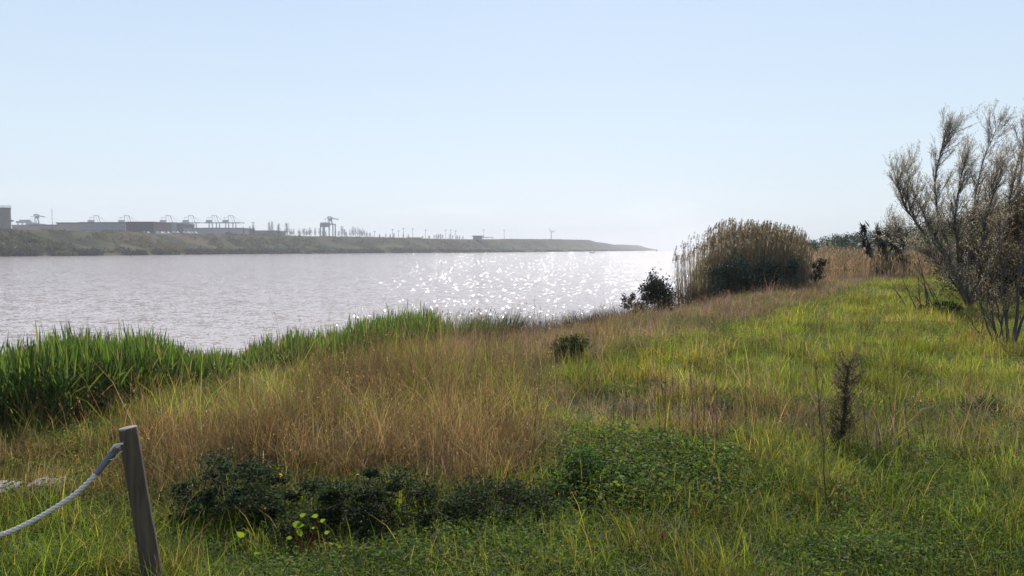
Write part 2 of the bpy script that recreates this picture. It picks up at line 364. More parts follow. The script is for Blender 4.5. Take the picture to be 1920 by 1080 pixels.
# scrub on the far slope: leaf clumps
def clump_leaves(cent, rad, n_each, size, col, squash=.7, jit=.25):
    """puffs of leaves round centres (N,3) with radii; colours (N,3)"""
    N = len(cent); idx = np.repeat(np.arange(N), n_each)
    dr = nrm(R.normal(size=(len(idx), 3))); rr_ = (R.rand(len(idx)) ** .45)[:, None]
    off = dr * rr_ * rad[idx][:, None]; off[:, 2] *= squash
    c = cent[idx] + off; c_ = col[idx] * (1 + jit * R.normal(size=(len(idx), 1)))
    s_ = size[idx] * R.uniform(.6, 1.4, len(idx))
    return leafq(c, dr + R.normal(size=dr.shape) * .7, s_, s_ * .7, np.clip(c_, .004, 1))
def far_scrub():
    g = Geo()
    for rep in range(2):
        n = 11000
        pxs = CX + F * SX / SY; px0 = R.uniform(-260, 1225, n); ks = np.interp(px0, pxs, K_)
        sx = np.interp(ks, K_, SX); sy = np.interp(ks, K_, SY)
        ok = (px0 > -260) & (px0 < 1225) & (sy < 2400)
        sx, sy = sx[ok], sy[ok]; n = len(sx)
        low = R.rand(n) < .42
        v = np.where(low, R.uniform(0, 5, n), R.uniform(4, 41, n)); v = v * np.where(sy > 1200, 1 + (sy - 1200) * .00075, 1)
        x = sx + FD[0] * v; y = sy + FD[1] * v; z = far_z(x, y)
        pn = fbm(x * .05, y * .05); keep = low & (fbm(x * .05 + 3, y * .05) > .40) | (~low) & (pn > .43) & (R.rand(n) < .8)
        x, y, z, low, v = (q_[keep] for q_ in (x, y, z, low, v)); n = len(x)
        rad = np.where(low, R.uniform(1.0, 3.0, n), R.uniform(.6, 2.0, n)) * np.where(y > 1000, .75, 1) * np.where(v > 30, .55, 1)
        pal = np.array([(.028, .038, .02), (.016, .018, .016), (.12, .12, .035), (.18, .13, .06), (.16, .095, .065), (.06, .08, .03)])
        pick = np.where(low, R.choice([0, 1, 1, 5], n), np.where(fbm(x * .02 + 40, y * .02) > .52, R.choice([3, 4, 4, 2], n), R.choice([0, 2, 5, 5, 3], n)))
        g.add(*clump_leaves(np.stack([x, y, z + rad * .4], -1), rad, 13, rad * .55, pal[pick], .8))
    tag(g.build('embankment_scrub', M_FARLEAF), 'green and brown scrub covering the far river embankment', 'scrub', None, 'stuff')
far_scrub()

def far_bush(px, ybot, D, wpx, hpx, col, label, group=None, name='bush'):
    p = P(px, ybot, D); s_ = D / F; rx = wpx * s_ / 2; hz = hpx * s_
    z0 = min(float(far_z(p[0], p[1])), p[2]) 
    o = empty(name, (p[0], p[1], z0), label, 'bush', group)
    g = Geo(); n = 26
    cc = np.stack([R.uniform(-.75, .75, n) * rx, R.uniform(-.7, .7, n) * rx, R.uniform(.15, .8, n) * hz], -1)
    g.add(*clump_leaves(cc, np.full(n, min(rx, hz) * .42), 30, np.full(n, rx * .16 + .15), np.tile(col, (n, 1)), .9))
    g.build('foliage', M_FARLEAF, o)
    t = Geo()
    for k in range(4):
        a_ = R.uniform(0, 6.28); t.tube([(0, 0, -.5), (math.cos(a_) * rx * .25, math.sin(a_) * rx * .2, hz * .35), (math.cos(a_) * rx * .5, math.sin(a_) * rx * .4, hz * .7)], (.15, .1, .04), sides=5)
    t.build('stem', M_BARK, o)
G_ = (.035, .055, .035); DK = (.018, .024, .022); YG = (.10, .11, .03); BR = (.10, .08, .06)
far_bush(434, 459, 655, 28, 26, (.05, .085, .045), 'large rounded green bush at the top of the far slope below the last crane')
far_bush(60, 444, 430, 26, 11, DK, 'dark low bush high on the far slope right of the concrete tower')
far_bush(98, 444, 430, 22, 10, DK, 'dark low bush on the far slope below the thin antenna mast')
far_bush(150, 446, 440, 20, 13, DK, 'dark rounded bush on the far slope below the long pale warehouse')
far_bush(172, 462, 445, 22, 16, DK, 'dark bush halfway down the far slope left of the brown block building')
far_bush(120, 462, 425, 40, 14, YG, 'yellow green spreading bush halfway down the far slope')
far_bush(266, 480, 480, 18, 17, DK, 'dark bush at the waterline below the brown block building')
far_bush(355, 478.5, 540, 16, 13, DK, 'small pointed dark bush at the far waterline')
far_bush(515, 477, 640, 40, 14, G_, 'wide dark green bush at the far waterline below the low grey warehouse')
far_bush(570, 477, 660, 28, 12, DK, 'dark bush at the far waterline below the slender bare trees')
far_bush(620, 476.5, 690, 30, 13, G_, 'dark green bush at the far waterline below the tall legged crane')
far_bush(750, 474.5, 800, 26, 12, G_, 'dark green bush at the far waterline left of the flat roofed pavilion')

# ------------------------------------------------------------------ far buildings
def bmat(name, c, k=.8): return plain_mat(name, tuple(v * k for v in c), c, .15, .85)
B_PALE = bmat('pale_wall', (.36, .34, .33)); B_PINK = bmat('pinkish_wall', (.38, .30, .27)); B_GREY = bmat('grey_sheet', (.27, .28, .30))
B_BROWN = bmat('dark_brown_sheet', (.105, .075, .085)); B_ROOF = bmat('dark_roof', (.14, .145, .155)); B_WHITE = bmat('white_paint', (.75, .75, .75))
B_STEEL = plain_mat('crane_steel', (.07, .09, .12), (.11, .13, .16), .3, .6); B_BLUE = bmat('blue_grey_steel', (.17, .22, .30))
B_DOOR = bmat('dark_door', (.05, .05, .06)); B_CONC = bmat('tower_concrete', (.20, .185, .185), .75); B_GLASS = plain_mat('dark_glass', (.03, .035, .04), (.05, .05, .06), 1, .1)

def building(name, px0, px1, yt, D, depth, label, wall, roofm, cat='warehouse', doors=3, roof_t=1.0, over=.6, pitched=False, ribs=True):
    x0 = (px0 - CX) / F * D; x1 = (px1 - CX) / F * D; zt = P(px0, yt, D)[2]
    xm = (x0 + x1) / 2; zb = min(float(far_z(x0, D)), float(far_z(x1, D)), float(far_z(xm, D + depth)), float(far_z(xm, D))) - .3
    o = empty(name, (xm, D, zb), label, cat); hw = (x1 - x0) / 2; h = zt - zb
    g = Geo().box(-hw, hw, 0, depth, 0, h - roof_t)
    if ribs:
        for k in range(int(2 * hw / 3)):
            xx = -hw + 1.5 + k * 3; g.box(xx - .12, xx + .12, -.12, -.003, .1, h - roof_t - .1)
    g.build('wall', wall, o)
    if pitched:
        r = Geo(); e = over; zt_ = h - roof_t
        V = [(-hw - e, -e, zt_), (hw + e, -e, zt_), (hw + e, depth + e, zt_), (-hw - e, depth + e, zt_), (-hw - e, depth / 2, h), (hw + e, depth / 2, h)]
        r.add(V, [(0, 1, 5), (0, 5, 4), (2, 3, 4), (2, 4, 5), (0, 4, 3), (1, 2, 5), (0, 3, 2), (0, 2, 1)])
        r.build('roof', roofm, o)
    else:
        Geo().box(-hw - over, hw + over, -over, depth + over, h - roof_t + .004, h).build('roof', roofm, o)
    for k in range(doors):
        xx = -hw + (k + .5) * 2 * hw / doors; dh = min(5, h * .4)
        Geo().box(xx - 2, xx + 2, -.22, -.125, .1, dh).build('door', B_DOOR, o)
    return o, hw, h
building('warehouse', 25, 57, 421.5, 760, 25, 'small pinkish shed between the concrete tower and the left crane', B_PINK, B_PALE, doors=2)
building('warehouse', 57, 108, 421, 745, 30, 'low pale shed behind the thin antenna mast', B_PINK, B_ROOF, doors=3)
building('warehouse', 109, 152, 417, 720, 40, 'pinkish warehouse block with dark roof edge at the left end of the long row', B_PINK, B_ROOF, doors=3)
building('warehouse', 152, 237, 416.4, 700, 40, 'long grey warehouse with dark roof left of the brown block', B_GREY, B_ROOF, doors=5)
building('factory_building', 238.5, 290, 415.5, 640, 34, 'windowless dark brown block building, darkest in the port row', B_BROWN, B_BROWN, 'building', doors=1, roof_t=.6, over=.1)
building('warehouse', 291, 333, 417, 900, 40, 'grey warehouse right of the brown block, between two cranes', B_GREY, B_ROOF, doors=3)
building('warehouse', 333, 346, 419, 880, 30, 'narrow dark grey building just left of the long pale shed', B_BROWN, B_ROOF, 'building', doors=1)
building('warehouse', 346, 455, 427, 850, 40, 'long low pale shed under the row of right hand cranes', B_PALE, B_GREY, doors=6)
building('warehouse', 468.5, 520, 432, 760, 30, 'low grey warehouse with pale roof edge right of the cranes', B_GREY, B_PALE, doors=4, pitched=False, over=.5)
building('shed', 762, 789, 445, 1000, 12, 'small low pale shed on the far embankment', B_PALE, B_GREY, 'shed', doors=2, roof_t=.5)
# pavilion with flat overhanging roof and side canopy
o, hw, h = building('pavilion', 887, 904, 441.8, 1020, 12, 'grey flat roofed pavilion with overhanging slab and open side canopy', B_GREY, B_GREY, 'pavilion', doors=1, roof_t=1.0, over=1.6, ribs=False)
Geo().box(hw + .1, hw + 15, 1, 9, h * .72, h * .72 + .7).build('canopy', B_GREY, o)
for xx in (hw + 6, hw + 14): Geo().box(xx - .2, xx + .2, 2, 2.4, 0, h * .72 - .004).build('post', B_STEEL, o)

# concrete tower
x, z = far_at(12.5, 600); zt = P(12, 389.5, 600)[2]
o = empty('silo_tower', (x, 600, z - .5), 'tall round concrete tower with railed top at the far left of the port', 'tower'); h = zt - z + .5
Geo().tube([(0, 0, 0), (0, 0, h - .6)], (4.0, 4.0), sides=24).build('shaft', B_CONC, o, smooth=False)
Geo().tube([(0, 0, h - .59), (0, 0, h)], (4.35, 4.35), sides=24).build('cap', B_ROOF, o)
rl = Geo()
for k in range(12):
    a_ = k * math.pi / 6; rl.tube([(4.1 * math.cos(a_), 4.1 * math.sin(a_), h), (4.1 * math.cos(a_), 4.1 * math.sin(a_), h + 1.6)], .07, sides=4)
a_ = np.linspace(0, 2 * math.pi, 25)
for zz in (h + .8, h + 1.6): rl.tube(np.stack([4.1 * np.cos(a_), 4.1 * np.sin(a_), 0 * a_ + zz], -1), .07, sides=4, caps=False)
rl.build('railing', B_STEEL, o)
Geo().box(3.9, 6.2, -.8, .8, h * .50, h * .50 + 1.2).build('balcony', B_STEEL, o)

def sts_crane(px, D, label, scale=1.0, flip=1, boomy=0, group='container cranes on the far quay'):
    """ship-to-shore crane, seen from the side; legs, portal, girder, machinery house, A-frame, stays"""
    x = (px - CX) / F * D; z = float(far_z(x, D))
    zt = P(px, 403.5, D)[2]; H = zt - z; gh = H - 15.5
    o = empty('quay_crane', (x, D, z), label, 'crane', group)
    s_ = 1.0
    for lx in (-7, 7):
        for ly in (0, 16):
            Geo().box(lx - .8, lx + .8, ly - .8, ly + .8, 0, gh).build('leg', B_STEEL, o)
    g = Geo()
    g.box(-6.2, 6.2, -.6, .6, gh * .45, gh * .45 + 1.6).box(-6.2, 6.2, 15.4, 16.6, gh * .45, gh * .45 + 1.6)
    for lx in (-7, 7): g.box(lx - .5, lx + .5, .81, 15.19, gh * .45, gh * .45 + 1.2)
    g.build('portal_beam', B_STEEL, o)
    Geo().box(-19, 17, 6, 10, gh + .004, gh + 2.2).build('girder', B_BLUE, o)
    Geo().box(-15, -5, 4.6, 11.4, gh + 2.21, gh + 6.6).build('machinery_house', B_BLUE, o)
    fr = Geo(); top = gh + 15.5
    fr.tube([(-4.5, 8, gh + 2.1), (-4.0, 8, top - .4)], .45, sides=5); fr.tube([(8.2, 8, gh + 2.1), (3.8, 8, top - .4)], .55, sides=5)
    fr.box(-4.9, 4.3, 7.3, 8.7, top - 1.0, top); fr.tube([(4, 8, gh + 2.2), (-1, 8, top - .9)], .25, sides=4)
    fr.build('a_frame', B_STEEL, o)
    bk = Geo(); bk.box(-14, -6.5, 7.5, 8.5, top - 4.6, top - 3.9); bk.tube([(-12, 8, gh + 6.6), (-12, 8, top - 4.2)], .18, sides=4); bk.tube([(-7, 8, top - 4), (-4.3, 8, top - 1)], .15, sides=4)
    bk.build('back_mast', B_STEEL, o)
    st = Geo()
    for ex in (17, 24): st.tube([(4, 8, top - .7), (ex, 8, gh + 2.0)], .16, sides=4)
    st.build('stay_cable', B_STEEL, o)
    Geo().box(17.01, 27, 6.6, 9.4, gh + .3, gh + 1.6).build('boom', B_STEEL, o)
    return o
sts_crane(178.5, 1500, 'port crane rising above the long grey warehouse, second crane from the left')
sts_crane(236, 1500, 'port crane half hidden behind the brown block building')
sts_crane(314, 1500, 'port crane behind the grey warehouse right of the brown block')
sts_crane(356.5, 1500, 'port crane over the left end of the long low pale shed')
sts_crane(400.5, 1500, 'port crane over the middle of the long low pale shed')
sts_crane(431.5, 1500, 'port crane over the right end of the long low pale shed')

def boom_crane(px, D, ytop, ybase, k, label, legs_w=26, legs=True, name='quay_crane'):
    """wide crane with the boom sloping down to the right; k metres per photo pixel"""
    x = (px - CX) / F * D; z = float(far_z(x, D)); zt = P(px, ytop, D)[2]; o = empty(name, (x, D, z), label, 'crane')
    zy = lambda y: P(px, y, D)[2] - z
    X = lambda dx: dx * D / F
    for dx in ((-12, -5, 4, 11) if legs else (-9, 0, 9)):
        Geo().box(X(dx) - .9, X(dx) + .9, -.9, .9, 0, zy(421)).build('leg', B_STEEL, o)
    for dx in ((-12, 11) if legs else (-9,)):
        Geo().box(X(dx) - .9, X(dx) + .9, 18, 20, 0, zy(421)).build('leg', B_STEEL, o)
    Geo().box(X(-13), X(12), -1.2, 20.2, zy(421) + .004, zy(419.3)).build('girder', B_STEEL, o)
    Geo().box(X(-13.5), X(2.5), 1, 15, zy(425.5), zy(421.2)).box(X(-13), X(3), 2, 14, zy(419.2), zy(417)).build('machinery_house', B_BLUE, o)
    f = Geo(); T0 = ytop
    f.tube([(X(1), 5, zy(419)), (X(1.5), 5, zy(T0 + 1))], .8, sides=5); f.tube([(X(9), 5, zy(419)), (X(5), 5, zy(T0 + 1))], .9, sides=5)
    f.tube([(X(-1), 5, zy(T0 + 3)), (X(1), 5, zy(T0 + .3)), (X(6), 5, zy(T0 + .5)), (X(9), 5, zy(T0 + 2))], .9, sides=5)
    f.tube([(X(5), 5, zy(T0 + 2)), (X(8), 5, zy(419))], .5, sides=4); f.tube([(X(2), 5, zy(418)), (X(8), 5, zy(T0 + 5))], .4, sides=4)
    f.box(X(3), X(8.5), 3, 7, zy(T0 + 8), zy(T0 + 3))
    f.build('a_frame', B_STEEL, o)
    b = Geo(); n = 7
    for q_ in range(n):
        u0, u1 = 7 + q_ * 2.0, 9 + q_ * 2.0; y0, y1 = T0 + 1.6 + q_ * .5, T0 + 1.6 + (q_ + 1) * .5
        b.tube([(X(u0), 5, zy(y0)), (X(u1), 5, zy(y1))], .45, sides=4); b.tube([(X(u0), 5, zy(y0 + 1.8 - q_ * .15)), (X(u1), 5, zy(y1 + 1.8 - (q_ + 1) * .15))], .35, sides=4)
        b.tube([(X(u0), 5, zy(y0)), (X(u1), 5, zy(y1 + 1.7 - q_ * .15))], .25, sides=4)
    b.build('boom', B_STEEL, o)
    Geo().box(X(-7), X(-1.2), 4.4, 5.6, zy(T0 + 4.6), zy(T0 + 3.9)).tube([(X(-4), 5, zy(417)), (X(-4), 5, zy(T0 + 4.5))], .2, sides=4).build('back_mast', B_STEEL, o)
    return o
boom_crane(614, 1400, 406, 442, 1, 'tall four legged crane with sloping boom standing apart right of the row')
boom_crane(64, 1450, 401.5, 430, 1, 'wide crane with long sloping boom right of the concrete tower', legs=False)
# ship-like low structure left of that crane
o = empty('gantry_hoist', (P(44, 425, 1450)[0], 1450, float(far_z(P(44, 425, 1450)[0], 1450))), 'low dark gantry hoist between the concrete tower and the wide crane', 'crane')
zz = P(44, 418, 1450)[2] - o.location.z; zb = P(44, 412, 1450)[2] - o.location.z
Geo().box(-14, 12, 0, 6, zz, zz + (zb - zz) * .6).box(-8, 11, 1, 5, zz + (zb - zz) * .6 + .004, zb).build('housing', B_STEEL, o)
for xx in (-12, -4, 4, 11): Geo().box(xx - .8, xx + .8, 2, 4, 0, zz - .004).build('leg', B_STEEL, o)

# masts and lamp masts
def mast(px, yt, D, label, group=None, lamp=True, name='lamp_mast', r=.2):
    D = max(D, Dv(px, 48)); x, z = far_at(px, D); zt = P(px, yt, D)[2]; h = zt - z
    o = empty(name, (x, D, z), label, 'lamp post' if lamp else 'mast', group)
    Geo().tube([(0, 0, -.3), (0, 0, h)], (r * 1.5, r), sides=6).build('pole', B_STEEL, o)
    if lamp:
        Geo().box(-1.3, 1.3, -.35, .35, h + .004, h + .45).build('lamp_head', B_STEEL, o)
        Geo().box(-1.1, 1.1, -.3, .3, h - .18, h - .004).build('lamp_glass', B_PALE, o)
    else:
        for q_ in range(5): Geo().box(-.6, .6, -.1, .1, h * (.35 + .13 * q_), h * (.35 + .13 * q_) + .2).build('crossbar', B_STEEL, o)
mast(100.5, 390, 700, 'very thin tall antenna mast above the low pale shed', lamp=False, name='antenna_mast', r=.13)
LG = 'lamp masts along the far embankment'
for px, yt, D, lb in ((476, 418, 700, 'thin lamp mast above the low grey warehouse'), (703, 434, 900, 'short dark mast at the right end of the slender tree row'),
                      (737, 431, 900, 'thin lamp mast left of the small pale shed'), (748, 433.5, 900, 'short dark pole left of the small pale shed'),
                      (757, 429, 950, 'tall thin lamp mast just left of the small pale shed'), (774.5, 429.5, 950, 'lamp mast standing over the small pale shed'),
                      (798, 431.5, 980, 'lamp mast just right of the small pale shed'), (836, 431.5, 1020, 'lamp mast over the small bare trees between shed and pavilion'),
                      (845.5, 431.5, 1020, 'second lamp mast in the bare trees left of the pavilion'), (854.5, 433, 1020, 'thin plain mast nearest the pavilion on its left'),
                      (907, 431.5, 1080, 'lamp mast just right of the flat roofed pavilion'), (945.5, 431.5, 1100, 'lone lamp mast between the pavilion and the wind turbine')):
    mast(px, yt, D, lb, LG)

# wind turbine
D = 1900; x, z = far_at(1033.5, D); zt = P(1033, 435.8, D)[2]; h = zt - z
o = empty('wind_turbine', (x, D, z), 'white three bladed wind turbine on the far headland', 'wind turbine')
Geo().tube([(0, 0, -1), (0, 0, h)], (1.5, .8), sides=10).build('tower', B_PALE, o)
Geo().box(-1, 1, -3.4, 3, h + .004, h + 2.2).build('nacelle', B_PALE, o)
Geo().tube([(0, -3.41, h + 1.1), (0, -4.6, h + 1.1)], (1.1, .4), sides=8).build('hub', B_PALE, o)
for ang in (-38, 72, 186):
    a_ = math.radians(ang); L = 11.5
    dx, dz = math.sin(a_), math.cos(a_); px_, pz_ = dz, -dx
    V = []
    for t, ww in ((.07, .5), (.25, 1.0), (1, .22)):
        for s_ in (-1, 1):
            for yy in (-.15, .15): V.append((dx * L * t + px_ * ww * s_, -4.1 + yy, h + 1.1 + dz * L * t + pz_ * ww * s_))
    T_ = []
    for k in (0, 4): T_ += [(k, k + 4, k + 6), (k, k + 6, k + 2), (k + 1, k + 3, k + 7), (k + 1, k + 7, k + 5), (k, k + 1, k + 5), (k, k + 5, k + 4), (k + 2, k + 6, k + 7), (k + 2, k + 7, k + 3)]
    T_ += [(0, 2, 3), (0, 3, 1), (8, 9, 11), (8, 11, 10)]
    Geo().add(V, T_).build('blade', B_PALE, o)

# parked white vehicles at the foot of the sheds
def van(px, D, label, L=5.0):
    x, z = far_at(px, D); z = max(z, P(px, 441.5, D)[2] - .1)
    z = float(far_z(x, D)); o = empty('parked_van', (x, D, z), label, 'van', 'white vehicles parked on the far embankment')
    b = Geo(); hl = L / 2
    prof = [(-hl, .4), (hl, .4), (hl, 1.1), (hl * .72, 1.25), (hl * .5, 2.0), (-hl * .98, 2.1)]
    V = [(a_, s_, c_) for s_ in (-.95, .95) for a_, c_ in prof]; n = 6
    T_ = [(0, i, i + 1) for i in range(1, 5)] + [(6, 6 + i + 1, 6 + i) for i in range(1, 5)]
    for i in range(6): j = (i + 1) % 6; T_ += [(i, i + 6, j + 6), (i, j + 6, j)]
    b.add(V, T_).build('body', B_WHITE, o)
    Geo().box(hl * .1, hl * .5, -.965, -.953, 1.3, 1.9).build('window', B_GLASS, o)
    for wx in (-hl * .6, hl * .6):
        for wy in (-.97, .75): Geo().tube([(wx, wy, .36), (wx, wy + .2, .36)], .36, sides=12).build('wheel', B_DOOR, o)
for px, lb in ((276, 'white van parked below the right end of the brown block'), (301, 'white van just right of the brown block'), (312, 'larger white van in the middle of the parked row'),
               (331, 'white van below the narrow dark grey building'), (351, 'white van at the left end of the long pale shed'), (365, 'white van parked farthest right in the row')):
    van(px, 585 + (px - 276) * .35, lb, 7.0 if px == 312 else 5.2)

# slender bare trees along the far crest
def slim_tree_mesh(seed, h, wd):
    r = np.random.RandomState(seed); n = 46
    tr = Geo(); tr.tube([(0, 0, -.3), (r.normal() * .1, 0, h * .5), (r.normal() * .15, 0, h)], (.22, .13, .03), sides=5)
    z0 = r.uniform(.08, .85, n) * h; a_ = r.uniform(0, 6.28, n); L = h * .2 * (1.1 - z0 / h) + .6
    P0 = np.stack([0 * z0, 0 * z0, z0], -1); dr = np.stack([np.cos(a_) * wd, np.sin(a_) * wd, 0 * a_ + 1.6], -1)
    P1 = P0 + nrm(dr) * L[:, None] + np.stack([np.cos(a_), np.sin(a_), 0 * a_], -1) * wd * .25; P2 = P1 + np.array([0, 0, 1.0]) * L[:, None] * .5
    V, T = tubes(np.stack([P0, P1, P2], 1), np.tile([.07, .05, .02], (n, 1)), 3)
    cr = Geo().add(V, T, (.16, .14, .13))
    idx = r.randint(0, n, 420); t = r.rand(420)[:, None]
    c_ = P0[idx] * (1 - t) + P2[idx] * t + r.normal(size=(420, 3)) * .22
    cr.add(*leafq(c_, np.tile([0, 0, 1.0], (420, 1)) + r.normal(size=(420, 3)) * .5, r.uniform(.3, .7, 420), r.uniform(.08, .18, 420), np.tile([.15, .13, .12], (420, 1))))
    return tr, cr
SLIM = []
def slim(px, yt, D, wpx, label, group):
    D = Dv(px, 46 + R.uniform(0, 14)); x, z = far_at(px, D); h = P(px, yt, D)[2] - z
    o = empty('bare_poplar', (x, D, z), label, 'tree', group, rz=R.uniform(0, 6))
    k = R.randint(5)
    if len(SLIM) < 5:
        for s_ in range(5):
            tr, cr = slim_tree_mesh(60 + s_, 10.0, .9 + .25 * s_)
            a1 = tr.build('trunk', M_BARK); a2 = cr.build('crown', M_FARLEAF); SLIM.append((a1.data, a2.data))
            bpy.data.objects.remove(a1); bpy.data.objects.remove(a2)
    for nm, md in zip(('trunk', 'crown'), SLIM[k]):
        c_ = bpy.data.objects.new(nm, md); C.collection.objects.link(c_); c_.parent = o
    sx_ = wpx * D / F / 3.2; o.scale = (sx_, sx_, h / 10.0)
SG = 'slender bare trees along the far embankment'
for px, yt, wp, lb in ((458, 425, 4, 'slender bare tree between the last crane and the low grey warehouse'), (470, 423, 4, 'slender bare tree at the left end of the low grey warehouse'),
                       (506, 414.5, 5, 'tall bare poplar over the low grey warehouse, left of a pair'), (511, 413.5, 5, 'tall bare poplar over the low grey warehouse, right of a pair'),
                       (523.5, 418, 7, 'wide pale bare poplar at the right end of the low grey warehouse'), (539, 417, 9, 'tall dark bare poplar standing alone in the far tree row'),
                       (562, 427.5, 6, 'small dense dark tree midway between the low warehouse and the tall crane'), (571, 427, 6, 'pale bare tree left of the tall four legged crane'),
                       (582, 425, 7, 'rounded bare tree left of the tall four legged crane'), (592, 427, 5, 'bare tree nearest the tall four legged crane on its left'),
                       (642, 422, 6, 'tallest bare poplar right of the four legged crane')):
    slim(px, yt, 700, wp, lb, SG)
for px, yt in ((475, 421), (477.5, 419), (545, 428), (548.5, 429), (552, 428), (576, 429), (599, 427), (606, 430), (612, 432), (630, 431), (636, 432), (647, 429), (650, 434), (657, 430), (660.5, 428), (663, 424), (667, 426), (671.5, 423.5), (675, 428), (678, 431),
               (681, 427), (684, 430), (688, 432), (694, 436), (712, 437), (724, 437), (732, 438), (739, 437), (756.5, 438), (766, 438), (793, 441), (805, 441), (814, 440), (818, 439), (822, 438), (826, 438), (830, 439), (844, 437), (849, 440), (857, 439), (862, 441), (868, 442)):
    slim(px, yt, 720, R.uniform(2.5, 5), 'small slender bare tree ' + ('left of the tall four legged crane' if px < 600 else 'at the feet of the tall four legged crane' if px < 640 else 'in the dense row right of the four legged crane' if px < 690 else 'in the thin row left of the small pale shed' if px < 760 else 'between the small pale shed and the pavilion'), SG)

# small boat, channel beacon, waterbird
def boat():
    D = EYE * F / (474.6 - HOR); x = (1110 - CX) / F * D; o = empty('rowing_boat', (x, D, 0), 'tiny low boat far out on the glittering water', 'boat')
    L = 2.6; V = []; n = 9
    for i in range(n):
        t = i / (n - 1) * 2 - 1; ww = .85 * (1 - abs(t) ** 2.4) + .04; zz = .55 + .35 * t * t
        V += [(t * L, -ww, zz), (t * L, -ww * .6, -.1), (t * L, ww * .6, -.1), (t * L, ww, zz)]
    T_ = []
    for i in range(n - 1):
        for k in range(3): a_ = i * 4 + k; T_ += [(a_, a_ + 4, a_ + 5), (a_, a_ + 5, a_ + 1)]
    Geo().add(V, T_).build('hull', B_GREY, o)
    Geo().box(-.3, .0, -.65, .65, .4, .45).box(.9, 1.2, -.6, .6, .42, .47).build('thwart', B_ROOF, o)
    Geo().box(-2.75, -2.4, -.15, .15, .1, 1.2).build('outboard_motor', B_DOOR, o)
boat()
D = 1300; x = (1231 - CX) / F * D; o = empty('channel_beacon', (x, D, 0), 'small dark beacon post near the river mouth', 'beacon')
Geo().tube([(0, 0, -1), (0, 0, 3.5)], .3, sides=6).build('post', B_DOOR, o); Geo().tube([(0, 0, 3.51), (0, 0, 4.6)], (.7, .2), sides=8).build('top_mark', B_DOOR, o)
def ell(cx, cy, cz, a_, b_, c_, n=10):
    th = np.linspace(0, math.pi, n); ph = np.linspace(0, 2 * math.pi, n + 1)[:-1]; TH, PH = np.meshgrid(th, ph, indexing='ij')
    V = np.stack([cx + a_ * np.sin(TH) * np.cos(PH), cy + b_ * np.sin(TH) * np.sin(PH), cz + c_ * np.cos(TH)], -1).reshape(-1, 3); T_ = []
    for i in range(n - 1):
        for j in range(n): q0 = i * n + j; q1 = i * n + (j + 1) % n; T_ += [(q0, q0 + n, q1 + n), (q0, q1 + n, q1)]
    return V, T_
# ------------------------------------------------------------------ near vegetation
def tussock(x, y, s):
    """nearest jittered cell centre: offset from it, and two random numbers per cell"""
    xi = np.floor(x / s).astype(int); yi = np.floor(y / s).astype(int); best = np.full(len(x), 1e9); ox = np.zeros(len(x)); oy = ox.copy(); r1 = ox.copy(); r2 = ox.copy()
    for i in (-1, 0, 1):
        for j in (-1, 0, 1):
            a = (xi + i) % 256; b = (yi + j) % 256; cx = (xi + i + .15 + .7 * _tab[a, b]) * s; cy = (yi + j + .15 + .7 * _tab[(a + 91) % 256, (b + 37) % 256]) * s
            q = (x - cx) ** 2 + (y - cy) ** 2; m = q < best; best = np.where(m, q, best); ox = np.where(m, x - cx, ox); oy = np.where(m, y - cy, oy)
            r1 = np.where(m, _tab[(a + 13) % 256, (b + 111) % 256], r1); r2 = np.where(m, _tab[(a + 57) % 256, (b + 201) % 256], r2)
    return ox, oy, r1, r2
def inpoly(x, y, poly):
    poly = np.asarray(poly, float); c = np.zeros(len(x), bool); j = len(poly) - 1
    for i in range(len(poly)):
        xi, yi = poly[i]; xj, yj = poly[j]
        c ^= ((yi > y) != (yj > y)) & (x < (xj - xi) * (y - yi) / (yj - yi + 1e-12) + xi); j = i
    return c
Z_BROWN = [(230, 1010), (320, 900), (420, 830), (520, 765), (620, 715), (760, 690), (930, 700), (1010, 745), (1010, 830), (960, 900), (860, 935), (640, 930), (480, 930), (330, 1000)]
Z_BRLEFT = [(-500, 860), (0, 880), (200, 850), (330, 810), (450, 820), (400, 920), (250, 990), (90, 950), (-500, 960)]
Z_BANKBR = [(780, 740), (820, 640), (1000, 620), (1150, 590), (1290, 570), (1500, 548), (1560, 560), (1400, 610), (1230, 650), (1080, 690), (930, 720)]
Z_FARBR = [(1230, 600), (1300, 530), (1960, 480), (2500, 480), (2500, 515), (1800, 515), (1640, 530), (1540, 560)]
Z_SPARSE = [(960, 720), (1250, 750), (1600, 770), (2400, 740), (2400, 900), (1900, 880), (1640, 900), (1450, 850), (1200, 830), (1000, 860)]
Z_DARK = [(360, 920), (480, 890), (700, 930), (960, 930), (1020, 900), (1030, 1080), (980, 1200), (400, 1200), (330, 1040)]
Z_HERB = [(1000, 960), (1010, 860), (1080, 815), (1300, 840), (1420, 900), (1380, 990), (1150, 1000)]
Z_MIDHERB = [(1130, 680), (1260, 600), (1500, 590), (1700, 600), (1640, 690), (1400, 720), (1180, 720)]
Z_SHRUBSHADE = [(1600, 900), (1780, 900), (1820, 1090), (1560, 1090)]
def sample_polar(n, d0, d1, p, pxa=-330, pxb=2250):
    if p == 1.0: p = 1.0001
    u = R.rand(n); e = 1 - p; d = (d0 ** e + (d1 ** e - d0 ** e) * u) ** (1 / e)
    px = R.uniform(pxa, pxb, n); return (px - CX) / F * d, d
def zone_xy(x, y, jit=1.0):
    z = hgt(x, y); px, py = proj(x, y, z)
    nx = fbm(x * 1.1 + 31, y * 1.1) - .5; ny = fbm(x * 1.1 + 77, y * 1.1 + 13) - .5
    k = 2600 / np.maximum(y, 4) * jit
    return z, px + nx * k * .35 + R.normal(size=len(x)) * 60 / np.maximum(y, 3) * jit, py + ny * k * .16 + R.normal(size=len(x)) * 40 / np.maximum(y, 3) * jit

